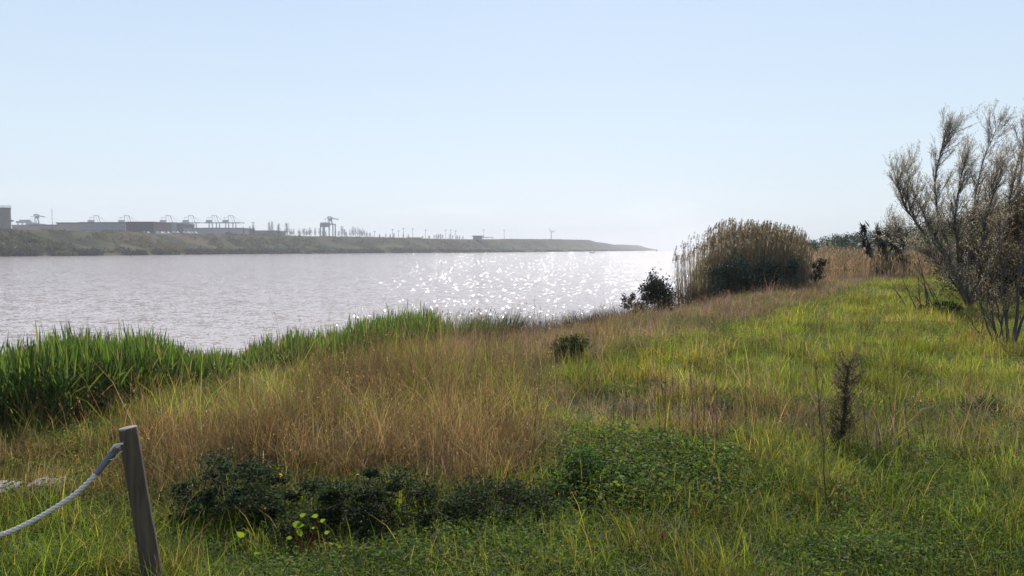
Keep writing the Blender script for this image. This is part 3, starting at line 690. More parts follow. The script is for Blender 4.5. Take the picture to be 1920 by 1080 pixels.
def col_of(palette, idx, var=.16):
    c = np.asarray(palette)[idx]; return np.clip(c * (1 + var * R.normal(size=(len(idx), 1))) * (1 + .06 * R.normal(size=(len(idx), 3))), .004, .9)
LUSH = [(.13, .175, .028), (.16, .205, .032), (.09, .14, .026), (.20, .21, .045), (.24, .20, .08)]
FORE = [(.085, .13, .026), (.12, .16, .03), (.06, .095, .024), (.16, .19, .04), (.23, .19, .09)]
STRAW = [(.20, .130, .064), (.14, .088, .043), (.29, .215, .12), (.08, .055, .03), (.13, .135, .04)]
GREY = [(.20, .15, .10), (.13, .10, .075), (.26, .20, .14), (.10, .10, .05), (.08, .09, .04)]

def meadow(name, n_tuft, d0, d1, p, per, segs, wk, seed_label):
    x, y = sample_polar(n_tuft, d0, d1, p)
    d = sdist(x, y); z, zx, zy = zone_xy(x, y)
    dens = fbm(x * .9 + 5, y * .9 + 50)
    lushn = fbm(x * .5 + 11, y * .5 + 7)
    br = inpoly(zx, zy, Z_BROWN) | inpoly(zx, zy, Z_BRLEFT); bb = inpoly(zx, zy, Z_BANKBR); fb = inpoly(zx, zy, Z_FARBR)
    sp = inpoly(zx, zy, Z_SPARSE); dk = inpoly(zx, zy, Z_DARK); hb = inpoly(zx, zy, Z_HERB)
    slope = (d < 5.0) & (zx > 380) & (zx < 1300) & ~bb
    reedz = (d < np.interp(zx, [-300, 120, 330, 450, 620, 800], [8.4, 8.1, 6.9, 6.1, 4.9, 3.8])) & (zx < 830)
    r = R.rand(n_tuft)
    kind = np.zeros(n_tuft, int)                        # 0 lush, 1 straw tall, 2 grey-brown, 3 foreground green
    kind[(y < 6.2)] = 3
    kind[sp & (r < .12)] = 2; kind[sp & (r < .03)] = 1
    kind[bb & (r < .7)] = 2; kind[bb & (r < .2)] = 1
    kind[slope & (r < .65)] = 2; kind[slope & (r < .22)] = 1
    kind[fb & (r < .85)] = 2
    kind[br & (r < .84)] = 1
    kind[(kind == 0) & (R.rand(n_tuft) < .10)] = 2
    keep = (d > .05) & ~(dk & (r < .72)) & ~(hb & (r < .35)) & ~((kind == 0) & (dens < .30)) & ~(reedz & (r < .75))
    keep &= ~(((x + 3.25) ** 2 / .9 + (y - 4.9) ** 2 / .5) < .12)
    x, y, z, d, kind, dens, lushn, r, zx, zy, sp, br = (q_[keep] for q_ in (x, y, z, d, kind, dens, lushn, r, zx, zy, sp, br))
    n = len(x); cs = np.where(kind == 1, .42, np.where(kind == 3, .24, .34)) * (1 + .02 * y)
    ox = np.zeros(n); oy = ox.copy(); r1 = ox.copy(); r2 = ox.copy()
    for cv in (1, 3, 0, 2):
        m_ = kind == cv
        if m_.any():
            sz_ = {1: .42, 3: .24, 0: .34, 2: .34}[cv] * (1.6 if y.max() > 15 else 1.0); ox[m_], oy[m_], r1[m_], r2[m_] = tussock(x[m_], y[m_], sz_)
            ox[m_] /= sz_; oy[m_] /= sz_; x[m_] -= ox[m_] * sz_ * .42; y[m_] -= oy[m_] * sz_ * .42
    rad_ = np.sqrt(ox ** 2 + oy ** 2); oaz = np.arctan2(oy, ox); z = hgt(x, y)
    idx = np.repeat(np.arange(n), per); N = len(idx)
    K = kind[idx]; spread = np.where(K == 1, .10, .075) * (1 + y[idx] * .02)
    bx = x[idx] + R.normal(size=N) * spread; by = y[idx] + R.normal(size=N) * spread; bz = hgt(bx, by) - .02
    hs = .7 + .75 * dens
    Ht = np.choose(kind, [.20, .42, .30, .155]) * hs * np.where(R.rand(n) < .16, 1.7, 1) * np.where(br & (kind == 0), 2.0, 1) * R.uniform(.75, 1.25, n) * np.where(sp & (kind == 0), .75, 1)
    Ht = Ht * np.where((kind == 1) & (y < 5.4), .62, 1) * np.where((kind == 1) & (zx > 960), .7, 1) * np.where((kind == 1) & (zx < 300), .55, 1)
    Ht = Ht * (.62 + .75 * r1) * np.clip(1.22 - .75 * rad_, .5, 1.2); H = Ht[idx] * R.uniform(.45, 1.1, N)
    W = np.choose(K, [.0062, .0036, .0040, .0055]) * wk * (.75 + y[idx] * .045) * R.uniform(.6, 1.4, N)
    ln = np.choose(K, [.6, .95, .8, .8]) * R.uniform(.1, 1.7, N)
    az = R.uniform(0, 6.283, N); out = R.rand(N) < .62; az = np.where(out, oaz[idx] + R.normal(size=N) * .6, az); ln = ln * np.where(out, .45 + 1.3 * rad_[idx], .8)
    yaw = R.uniform(0, math.pi, N)
    col = np.zeros((N, 3))
    for k, pal, pr in ((0, LUSH, [.32, .3, .22, .1, .06]), (1, STRAW, [.30, .26, .13, .15, .16]), (2, GREY, [.32, .26, .16, .12, .14]), (3, FORE, [.33, .25, .22, .12, .08])):
        m_ = K == k
        if m_.any(): col[m_] = col_of(pal, R.choice(5, m_.sum(), p=pr))
    tone = ((.45 + 1.1 * fbm(x * 2.3, y * 2.3)) * (.6 + .8 * fbm(x * .7 + 4, y * .7)))[idx, None] * R.uniform(.8, 1.2, n)[idx, None] * (.68 + .64 * r2)[idx, None]                      # patches of greener and yellower growth
    col = col * tone; yel = (sm(lushn, .45, .75)[idx] * (K != 1))[:, None]
    col = col * (1 + yel * np.array([[.22, .10, .0]])); dryc = ((r1 > .8) & (kind != 1))[idx, None]; col = col * np.where(dryc, np.array([[1.12, .92, 1.35]]), 1.0)
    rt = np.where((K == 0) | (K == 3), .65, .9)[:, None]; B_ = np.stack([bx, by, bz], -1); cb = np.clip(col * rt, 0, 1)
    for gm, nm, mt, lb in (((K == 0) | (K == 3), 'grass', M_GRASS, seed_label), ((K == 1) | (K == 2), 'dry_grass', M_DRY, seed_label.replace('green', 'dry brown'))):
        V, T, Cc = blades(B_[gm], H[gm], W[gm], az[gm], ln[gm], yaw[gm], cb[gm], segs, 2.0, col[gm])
        tag(link_mesh(nm, V, T, mt, Cc), lb, 'grass', None, 'stuff')
meadow('grass', 54000, 2.6, 9.5, .75, 11, 3, 1.0, 'green grass growing over the near ground')
meadow('grass', 86000, 8.5, 62, 1.0, 8, 2, 1.0, 'green grass stretching away along the river bank')

# low leafy herbs between the grass
def herbs():
    g = Geo()
    n = 52000; x, y = sample_polar(n, 2.6, 34, .85); d = sdist(x, y); z, zx, zy = zone_xy(x, y)
    hb = inpoly(zx, zy, Z_HERB); mh = inpoly(zx, zy, Z_MIDHERB); br = inpoly(zx, zy, Z_BROWN) | inpoly(zx, zy, Z_BRLEFT) | inpoly(zx, zy, Z_BANKBR); sh = inpoly(zx, zy, Z_SHRUBSHADE)
    nn = fbm(x * .8 + 3, y * .8 + 90)
    keep = (d > 1) & ((hb & (R.rand(n) < .55)) | sh | (mh & (R.rand(n) < .85)) | ((nn > .44) & ~br) | ((y < 6.5) & (R.rand(n) < .28)) | (R.rand(n) < .12)) & ~((d < np.interp(zx, [-300, 120, 330, 450, 620, 800], [8.4, 8.1, 6.9, 6.1, 4.9, 3.8])) & (zx < 830))
    keep &= ~(((x + 3.25) ** 2 / .9 + (y - 4.9) ** 2 / .5) < .12)
    x, y, z, hb, mh, sh = (q_[keep] for q_ in (x, y, z, hb, mh, sh)); n = len(x); per = 26
    idx = np.repeat(np.arange(n), per); N = len(idx)
    hh = np.where(hb, .19, np.where(sh, .2, .13))[idx] * (0.6 + .8 * vn(x * 1.5, y * 1.5)[idx]); t = R.rand(N)
    c = np.stack([x[idx] + R.normal(size=N) * .075, y[idx] + R.normal(size=N) * .075, z[idx] + hh * t], -1)
    ax = np.stack([R.normal(size=N), R.normal(size=N), R.normal(size=N) * .35 + .25], -1)
    s_ = np.where(hb[idx], .026, .018) * R.uniform(.5, 1.4, N) * (1 + y[idx] * .035)
    pal = [(.07, .11, .028), (.05, .085, .028), (.10, .15, .04), (.13, .16, .05), (.13, .12, .07)]
    col = col_of(pal, R.choice(5, N, p=[.3, .3, .2, .12, .08])) * (.5 + fbm(x * 1.9 + 8, y * 1.9))[idx, None]
    g.add(*leafq(c, ax, s_, s_ * .5, col))
    tag(g.build('herbs', M_LEAF), 'low dark green leafy herbs among the meadow grass', 'herbs', None, 'stuff')
herbs()

# seed-head wisps over the dry grass, pale flecks, tiny yellow flowers in the meadow
def wisps():
    x, y = sample_polar(24000, 4.0, 36, .8); d = sdist(x, y); z, zx, zy = zone_xy(x, y)
    k = (d > .3) & (inpoly(zx, zy, Z_BROWN) | (inpoly(zx, zy, Z_BANKBR) & (R.rand(len(x)) < .5)) | (R.rand(len(x)) < .06)) & (y > 4.6)
    x, y, z, zx = x[k], y[k], z[k], zx[k]; n = len(x)
    H = R.uniform(.36, .74, n) * np.where(zx > 1000, .8, 1) * np.where(y < 5.6, .65, 1); az = R.normal(size=n) * 1.6 + .1; lean = R.uniform(.15, 1.35, n)
    col = col_of([(.24, .17, .10), (.17, .11, .055), (.30, .24, .15)], R.choice(3, n))
    g = Geo(); g.add(*blades(np.stack([x, y, z], -1), H, np.full(n, .0028) * (.7 + y * .05), az, lean, R.uniform(0, 3.1, n), col, 4, 2.2))
    tip = np.stack([x + np.cos(az) * H * lean * .9, y + np.sin(az) * H * lean * .9, z + H * (.95 - .38 * lean ** 1.5)], -1)
    idx = np.repeat(np.arange(n), 5); c = tip[idx] + R.normal(size=(len(idx), 3)) * np.array([.03, .03, .035])
    g.add(*leafq(c, R.normal(size=(len(idx), 3)) + np.array([0, 0, 1.0]), R.uniform(.008, .022, len(idx)) * (1 + y[idx] * .04), R.uniform(.003, .007, len(idx)) * (1 + y[idx] * .05), col[idx]))
    tag(g.build('dry_grass', M_DRY), 'dry straw coloured seed stalks rising over the brown grass', 'dry grass', None, 'stuff')
wisps()

# --------------------------------------------------------------- reeds
def arc_leaves(base, dirv, L, W, droop, col, segs=3):
    """broad leaves from a stem: base (N,3), unit dir (N,3)"""
    N = len(base); ts = np.linspace(0, 1, segs + 1); side = nrm(np.cross(dirv, np.array([0, 0, 1.0])) + 1e-4)
    tw = R.uniform(-.6, .6, N)[:, None]; side = nrm(side + np.cross(dirv, side) * tw)
    V = np.empty((N, 2 * segs + 1, 3))
    for k, t in enumerate(ts):
        p = base + dirv * (L * t)[:, None]; p[:, 2] -= droop * L * t ** 2.2
        if k < segs:
            ww = (W * .5 * (.55 + 1.2 * t - 1.7 * t * t))[:, None]; V[:, 2 * k] = p - side * ww; V[:, 2 * k + 1] = p + side * ww
        else: V[:, 2 * segs] = p
    tr = []
    for k in range(segs - 1): a = 2 * k; tr += [(a, a + 1, a + 3), (a, a + 3, a + 2)]
    tr.append((2 * segs - 2, 2 * segs - 1, 2 * segs))
    T = (np.arange(N)[:, None, None] * (2 * segs + 1) + np.array(tr)[None]).reshape(-1, 3)
    return V.reshape(-1, 3), T, np.repeat(col, 2 * segs + 1, axis=0)

def reed_bed():
    g = Geo(); n = 36000
    y = R.uniform(6.5, 31, n); px = R.uniform(-330, 845, n); x = (px - CX) / F * y; d = sdist(x, y)
    lim = np.interp(px, [-300, 120, 330, 450, 620, 800], [9.4, 9.2, 7.8, 7.0, 5.6, 4.3]) + (fbm(x * .7, y * .7) - .5) * 2
    k = (d > -.9) & (d < lim) & (R.rand(n) < np.minimum(1, .55 + .5 * (14 / y))) & (fbm(x * .9 + 2, y * .9 + 21) > .33)
    k &= (px < 825) | (R.rand(n) < .4)
    x, y, d, px = x[k], y[k], d[k], px[k]; n = len(x); z = np.maximum(hgt(x, y), -.35)
    yt_ = np.interp(px, [-330, 0, 60, 130, 170, 300, 345, 440, 500, 560, 620, 660, 720, 800, 835], [705, 690, 678, 652, 660, 655, 688, 688, 655, 638, 645, 615, 598, 590, 612])
    cap = EYE - (yt_ + (fbm(px * .05, y * .9) - .5) * 34 - HOR) / F * y - z
    H = np.clip(np.minimum(cap, 1.75) * R.uniform(.62, 1.04, n), .3, 1.8)
    az = R.uniform(0, 6.28, n); ln = R.uniform(0, .12, n)
    base = np.stack([x, y, z], -1); up = nrm(np.stack([np.cos(az) * ln + .03, np.sin(az) * ln, 1 + 0 * ln], -1))
    scol = col_of([(.10, .13, .04), (.16, .15, .06)], R.choice(2, n, p=[.7, .3]))
    Pp = np.stack([base, base + up * (H * .5)[:, None], base + up * (H * .93)[:, None]], 1)
    V, T = tubes(Pp, np.tile([.0055, .0045, .002], (n, 1)) * (.8 + y * .02)[:, None], 3); g.add(V, T, np.repeat(scol, 9, axis=0))
    per = 9; idx = np.repeat(np.arange(n), per); N = len(idx); t = np.tile(np.linspace(.18, .93, per), n) + R.normal(size=N) * .03
    a2 = R.uniform(0, 6.28, N); sp = np.where(t > .8, R.uniform(.10, .45, N), R.uniform(.3, 1.1, N))
    dv = nrm(np.stack([np.cos(a2) * sp, np.sin(a2) * sp, 1 + 0 * sp], -1) + up[idx] * .3)
    b = base[idx] + up[idx] * (H[idx] * t)[:, None]
    L = R.uniform(.24, .42, N); W = R.uniform(.013, .024, N) * (.85 + y[idx] * .022)
    col = col_of([(.085, .14, .032), (.062, .105, .032), (.12, .175, .038), (.05, .08, .035), (.22, .19, .10)], R.choice(5, N, p=[.31, .28, .2, .13, .08]))
    old = (t < .38) & (R.rand(N) < .45); col[old] = col_of([(.25, .20, .11), (.16, .13, .07)], R.choice(2, old.sum()))
    g.add(*arc_leaves(b, dv, L, W, R.uniform(.05, .55, N) * np.where(t > .8, .4, 1), col, 3))
    tag(g.build('reeds', M_REED), 'bright green leafy reeds growing along the near waterline', 'reeds', None, 'stuff')
reed_bed()

def rush_tuft(px, py, Y, n, H, spread, pal, label, name='rush_tuft', group=None, wd=.010):
    p = P(px, py, Y); z = float(hgt(p[0], p[1])); o = empty(name, (p[0], p[1], z), label, 'rushes', group)
    a = R.uniform(0, 6.28, n); r_ = np.sqrt(R.rand(n)) * spread
    b = np.stack([np.cos(a) * r_, np.sin(a) * r_ * .7, 0 * a - .05], -1)
    b[:, 2] += hgt(p[0] + b[:, 0], p[1] + b[:, 1]) - z
    az = a + R.normal(size=n) * .5; col = col_of(pal, R.choice(len(pal), n))
    Geo().add(*blades(b, R.uniform(.5, 1.05, n) * H, np.full(n, wd) * R.uniform(.7, 1.3, n), az, R.uniform(.05, .7, n), R.uniform(0, 3.1, n), col, 4, 2.2)).build('blades', M_REED if wd > .021 else M_DARKLEAF, o)
    k = n // 14; i = R.choice(n, k)
    c = b[i] + np.stack([np.cos(az[i]) * .25 * H, np.sin(az[i]) * .25 * H, 0 * az[i] + H * R.uniform(.7, 1.0, k)], -1)
    Geo().add(*leafq(c, np.tile([.1, 0, 1.0], (k, 1)), .09, .02, col_of([(.10, .08, .05)], np.zeros(k, int)))).build('seed_spray', M_DRY, o)
RP = [(.05, .10, .035), (.035, .07, .03), (.08, .13, .05), (.10, .10, .06)]
RP2 = [(.05, .06, .04), (.07, .07, .05), (.10, .085, .06), (.04, .06, .035)]
rush_tuft(868, 676, 21, 2200, 1.5, .75, RP, 'large fountain shaped dark green rush tuft at the waterline right of the bright reeds', wd=.022)
rush_tuft(925, 665, 23, 1300, 1.4, .8, RP, 'dark rush tuft just right of the large fountain shaped tuft', wd=.02)
for px, py, Y, n_, H_, lb in ((975, 645, 25.3, 600, 1.3, 'thin dark rushes at the waterline left of the bare tall stalks'), (1020, 640, 26.5, 600, 1.3, 'thin dark rushes at the foot of the tall stalks over the glitter'),
                              (1065, 632, 28, 700, 1.15, 'low dark rushes right of the tall stalks over the glitter'), (1095, 622, 29, 1100, 1.35, 'dense dark mound of rushes halfway to the dark shrub'),
                              (1140, 612, 30.5, 800, 1.2, 'low grey rushes between the dark mound and the dark shrub'), (1172, 600, 32, 800, 1.35, 'tall thin grey rushes at the left foot of the dark shrub'),
                              (1200, 598, 32.5, 700, 1.0, 'low grey rushes under the dark shrub')):
    rush_tuft(px, py, Y, n_, H_, .75, RP2, lb, wd=.02)

# tall straw coloured reed clump
def reed_clump():
    cx_, cy_ = P(1395, 540, 34)[0], 34.0; z0 = float(hgt(cx_, cy_)); o = empty('reed_clump', (cx_, cy_, z0), 'tall straw coloured reed clump with dark feathery plumes beside the river', 'reeds')
    org = np.array([cx_, cy_, z0]); n = 3300
    px = 1268 + 248 * R.rand(n) ** .92; k = R.rand(n) < np.interp(px, [1262, 1285, 1310, 1350, 1480, 1520], [.10, .17, .30, 1, 1, .4]); px = px[k]; n = len(px)
    y = R.uniform(31.8, 35.2, n); x = (px - CX) / F * y; z = hgt(x, y)
    ztop = EYE + (HOR - np.interp(px, [1265, 1290, 1310, 1335, 1360, 1400, 1440, 1480, 1500, 1516], [486, 471, 458, 444, 430, 432, 435, 442, 452, 474])) / F * y
    H = (ztop - z) * np.where(R.rand(n) < .35, R.uniform(.84, 1.12, n), R.uniform(.40, 1.0, n)); base = np.stack([x, y, z], -1) - org
    lean = (px - 1400) / 130 * .12 + R.normal(size=n) * .05; ly = R.normal(size=n) * .05
    lean = np.where(px < 1345, -.02 - .14 * R.rand(n) * (1345 - px) / 80 + R.normal(size=n) * .04, lean * .6)
    up = np.stack([lean, ly, np.ones(n)], -1)
    col = col_of([(.42, .37, .29), (.34, .295, .225), (.26, .23, .175), (.21, .21, .13)], R.choice(4, n))
    Pp = np.stack([base, base + up * (H * .5)[:, None], base + up * H[:, None] + np.stack([np.abs(R.normal(size=n)) * .08, 0 * lean, 0 * lean], -1)], 1)
    V, T = tubes(Pp, np.tile([.010, .008, .004], (n, 1)), 3); Geo().add(V, T, np.repeat(col, 9, axis=0)).build('stems', M_DRY, o)
    per = 5; idx = np.repeat(np.arange(n), per); N = len(idx); t = R.uniform(.12, .96, N); a2 = R.uniform(0, 6.28, N); sp = R.uniform(.25, .9, N)
    dv = nrm(np.stack([np.cos(a2) * sp, np.sin(a2) * sp, 1 + 0 * sp], -1)); b = base[idx] + up[idx] * (H[idx] * t)[:, None]
    green = (t < .6) & (R.rand(N) < .12) & (px[idx] > 1335)
    c_ = col_of([(.42, .36, .27), (.32, .27, .20), (.24, .20, .14)], R.choice(3, N)); c_[green] = col_of([(.06, .085, .035), (.09, .10, .04)], R.choice(2, green.sum()))
    Geo().add(*arc_leaves(b, dv, R.uniform(.25, .6, N), R.uniform(.014, .03, N), R.uniform(.2, .9, N), c_, 2)).build('leaves', M_DRY, o)
    m = (R.rand(n) < .62) & (H > (ztop - z) * .8); tip = (base + up * H[:, None])[m]; n2 = len(tip); per = 26; idx = np.repeat(np.arange(n2), per); N = len(idx); s_ = R.rand(N)
    c = tip[idx] + np.stack([R.normal(size=N) * .028 * (1.2 - s_) + .06 * s_, R.normal(size=N) * .028, -.06 + s_ * .27], -1)
    Geo().add(*leafq(c, np.tile([.25, 0, 1.0], (N, 1)) + R.normal(size=(N, 3)) * .3, R.uniform(.05, .1, N), R.uniform(.012, .022, N), col_of([(.13, .10, .095), (.085, .065, .065), (.19, .15, .13)], R.choice(3, N)))).build('plumes', M_LEAF, o)
reed_clump()

def shrub(name, px, pbot, Y, w_px, h_px, nlobes, nleaf, ls, pal, label, cat='shrub', mat=None, depth=.8, wd=.6, lobes=None, stems=7, stem_r=.022, zoff=0):
    """leafy shrub: branching stems that carry lobes of leaves"""
    p = P(px, pbot, Y); z = float(hgt(p[0], p[1])) + zoff; s_ = Y / F; hw = w_px * s_ / 2; hh = h_px * s_
    o = empty(name, (p[0], p[1], z), label, cat)
    if lobes is None:
        lobes = []
        for k in range(nlobes):
            u = R.uniform(-1, 1); v = R.rand() ** .7; v = min(v, 1 - .55 * abs(u) ** 2.2)
            lobes.append((u * .82, v * .88, R.uniform(.18, .30)))
    L = np.array(lobes); cc = np.stack([L[:, 0] * hw, R.uniform(-1, 1, len(L)) * hw * depth, L[:, 1] * hh], -1); rad = L[:, 2] * min(hw, hh)
    st = Geo()
    for k in range(stems):
        i = R.randint(len(L)); e = cc[i]; m_ = e * np.array([.35, .35, .55]) + R.normal(size=3) * hw * .06
        st.tube([(R.normal() * .06 * hw, R.normal() * .05, -.05), m_, e], (stem_r, stem_r * .7, stem_r * .3), sides=5)
    for i in range(len(L)):
        e = cc[i]; m_ = e * np.array([.5, .5, .6]); st.tube([m_ * .6, m_ + R.normal(size=3) * .04, e], (stem_r * .6, stem_r * .4, stem_r * .15), sides=4)
    st.build('stem', M_BARK, o)
    per = nleaf // len(L); idx = np.repeat(np.arange(len(L)), per); N = len(idx); dr = nrm(R.normal(size=(N, 3)))
    el = R.uniform(.35, .85, (len(L), 3)); tn_ = R.uniform(.65, 1.35, len(L)); c = cc[idx] + R.normal(size=(N, 3)) * el[idx] * rad[idx][:, None]; c[:, 2] = np.maximum(c[:, 2], .01)
    sz = R.uniform(.5, 1.4, N) * ls
    Geo().add(*leafq(c, dr + R.normal(size=(N, 3)) * .8 + np.array([0, 0, .15]), sz, sz * wd, col_of(pal, R.choice(len(pal), N), .25) * tn_[idx, None])).build('foliage', mat or M_LEAF, o)
    return o
DARKG = [(.030, .038, .022), (.04, .05, .025), (.022, .026, .02), (.07, .065, .04)]
PURP = [(.05, .035, .035), (.03, .028, .022), (.075, .05, .045)]
# dark shrub at the water's edge
shrub('waterside_shrub', 1230, 582, 33.5, 78, 84, 0, 9000, .085, DARKG, 'dense dark rounded shrub at the water edge left of the tall reed clump', mat=M_DARKLEAF, wd=.75, depth=.5, stems=5,
      lobes=[(-.15, .90, .36), (.05, .82, .36), (-.35, .75, .24), (.3, .72, .34), (.5, .6, .3), (0, .6, .34), (.25, .5, .36), (.45, .42, .42), (.62, .3, .42), (.2, .3, .4), (.35, .15, .4), (.1, .75, .45), (.35, .6, .45), (.55, .18, .32), (.8, .2, .22), (.7, .05, .26), (-.2, .55, .2), (.95, .28, .15)])
shrub('sparse_shrub', 1202, 584, 33.2, 66, 58, 0, 1500, .085, PURP, 'open half bare purplish shrub with thin stems left of the dense dark shrub', mat=M_DARKLEAF, wd=.7, depth=.4, stems=9, stem_r=.02,
      lobes=[(-.9, .85, .22), (-.75, .65, .2), (-.45, .98, .2), (-.3, .7, .22), (.0, .75, .28), (.2, .95, .2), (.35, .6, .3), (-.1, .5, .24), (-.5, .42, .2), (.5, .85, .25), (-.62, .82, .14)])
shrub('creeper_bush', 1385, 560, 31.2, 110, 62, 13, 6500, .07, [(.05, .075, .045), (.075, .10, .06), (.035, .055, .04)], 'dark blue green bush smothering the foot of the reed clump, left half', mat=M_DARKLEAF, depth=.25)
shrub('creeper_bush', 1465, 548, 31.6, 90, 66, 12, 6000, .07, [(.05, .075, .045), (.075, .10, .06), (.035, .055, .04)], 'dark blue green bush smothering the foot of the reed clump, right half', mat=M_DARKLEAF, depth=.25)
shrub('dead_brush', 1300, 570, 32, 90, 42, 16, 5000, .08, [(.07, .055, .05), (.10, .08, .07), (.05, .045, .04)], 'low dark tangled dead brush at the left foot of the reed clump', mat=M_DRY, wd=.14, depth=.5)
shrub('small_shrub', 1527, 532, 36, 44, 50, 0, 1500, .10, DARKG, 'small dark broad leaved shrub just right of the reed clump', mat=M_DARKLEAF, wd=.6, depth=.5,
      lobes=[(0, .3, .4), (.4, .55, .35), (-.4, .4, .35), (.6, .85, .3), (-.2, .75, .3), (.2, .1, .4)])

# spiky dark shrub (large pointed leaves) beyond the brown reeds
def spiky():
    Y = 46; p = P(1652, 490, Y); z = float(hgt(p[0], p[1])); o = empty('spiky_shrub', (p[0], p[1], z), 'big dark spiky leaved shrub standing out against the sky left of the trees', 'shrub')
    s_ = Y / F; heads = []
    for u, v in ((-28, 428), (-15, 436), (-5, 445), (10, 440), (24, 438), (32, 450), (-30, 455), (-18, 465), (0, 460), (18, 458), (30, 468), (-8, 475), (12, 475), (-24, 478), (26, 480), (4, 430), (38, 446)):
        heads.append((u * s_, R.uniform(-.6, .6), P(1652 + u, v, Y)[2] - z))
    st = Geo()
    for h_ in heads: st.tube([(h_[0] * .15, 0, 0), (h_[0] * .5, h_[1] * .5, h_[2] * .5), h_], (.06, .045, .03), sides=5)
    st.build('stem', M_BARK, o)
    hd = np.array(heads); per = 95; idx = np.repeat(np.arange(len(hd)), per); N = len(idx); dv = nrm(R.normal(size=(N, 3)) + np.array([0, 0, .35]))
    Geo().add(*arc_leaves(hd[idx], dv, R.uniform(.3, .6, N), R.uniform(.06, .11, N), R.uniform(0, .5, N), col_of([(.018, .022, .022), (.03, .036, .035), (.012, .016, .018)], R.choice(3, N), .3), 2)).build('foliage', M_DARKLEAF, o)
    tp = np.array([(-.75, 0, P(1652, 425, Y)[2] - z)] * 4 + [(-.3, 0, P(1652, 430, Y)[2] - z)] * 3); dv = nrm(np.array([(-.35, 0, 1), (-.1, .1, 1), (-.55, 0, .8), (-.9, .1, .5), (0, 0, 1), (.2, 0, 1), (-.3, .1, 1.0)]))
    Geo().add(*arc_leaves(tp, dv, np.full(7, .52), np.full(7, .12), np.full(7, .08), np.tile([.02, .025, .025], (7, 1)), 3)).build('leaf', M_DARKLEAF, o)
spiky()
shrub('pale_bush', 1676, 470, 50, 60, 60, 14, 4500, .11, [(.10, .12, .05), (.14, .15, .07), (.08, .10, .045)], 'pale green bush behind the spiky dark shrub', depth=.6)
shrub('pale_bush', 1575, 505, 52, 90, 55, 16, 6500, .13, [(.20, .17, .11), (.15, .14, .08), (.24, .20, .14)], 'pale brownish bush between the reed clump and the spiky dark shrub', mat=M_DRY, depth=.6, wd=.3)

# brown reed belt behind the meadow on the right
def brown_belt():
    g = Geo(); n = 9000; px = R.uniform(1500, 2350, n); y = R.uniform(36, 62, n); x = (px - CX) / F * y; k = sdist(x, y) > 3.5
    k &= (y > np.interp(px, [1500, 1600, 1750, 1900, 2300], [44, 42, 43, 46, 46]))
    px, x, y = px[k], x[k], y[k]; n = len(x); z = hgt(x, y)
    H = R.uniform(.75, 1.15, n) * np.interp(px, [1500, 1560, 1640, 1750, 2300], [1.3, 1.5, 1.5, 1.7, 1.8]) * (.75 + .5 * fbm(x * .3, y * .3))
    col = col_of([(.26, .19, .13), (.19, .13, .09), (.14, .11, .07), (.30, .21, .14)], R.choice(4, n))
    az = R.uniform(0, 6.28, n); g.add(*blades(np.stack([x, y, z], -1), H, np.full(n, .022), az, R.uniform(.02, .2, n), R.uniform(0, 3.1, n), col, 3))
    per = 7; idx = np.repeat(np.arange(n), per); N = len(idx); t = R.uniform(.2, 1, N); a2 = R.uniform(0, 6.28, N); sp = R.uniform(.2, .9, N)
    b = np.stack([x[idx], y[idx], z[idx] + H[idx] * t], -1); dv = nrm(np.stack([np.cos(a2) * sp, np.sin(a2) * sp, 1 + 0 * sp], -1))
    g.add(*arc_leaves(b, dv, R.uniform(.2, .45, N), R.uniform(.02, .04, N), R.uniform(.1, .7, N), col[idx] * R.uniform(.6, 1.2, (N, 1)), 2))
    tag(g.build('brown_reeds', M_DRY), 'brown dry reed belt behind the green meadow on the right', 'reeds', None, 'stuff')
brown_belt()

# wooded rise far right
def wood():
    g = Geo(); n = 900; px = R.uniform(1490, 2500, n); y = R.uniform(105, 300, n); x = (px - CX) / F * y; z = hgt(x, y)
    yt = np.interp(px, [1480, 1500, 1530, 1560, 1600, 1640, 1690, 1740, 1800, 1900, 2500], [458, 452, 444, 438, 434, 428, 424, 412, 404, 396, 380])
    zt = EYE + (HOR - yt) / F * y; hgt_ = np.clip((zt - z) * R.uniform(.55, 1.0, n), 1.5, 14)
    rad = np.clip(hgt_ * .33, .8, 3.6)
    pal = np.array([(.028, .045, .025), (.04, .06, .03), (.055, .07, .035), (.02, .035, .025)]); ck = R.randint(0, 4, n)
    for q_, (fz, fr) in enumerate(((.8, .75), (.55, 1.0), (.3, .9))):
        cc = np.stack([x + R.normal(size=n) * rad * .35, y, z + hgt_ * fz], -1)
        g.add(*clump_leaves(cc, rad * fr, 46, rad * .20, pal[ck], .9))
    tag(g.build('wood', M_FARLEAF), 'dark green wood on the rise beyond the right bank', 'wood', None, 'stuff')
    t = Geo()
    Pp = np.stack([np.stack([x, y, z - .3], -1), np.stack([x, y, z + hgt_ * .7], -1)], 1); V, T = tubes(Pp, np.tile([.2, .08], (n, 1)), 4)
wood()

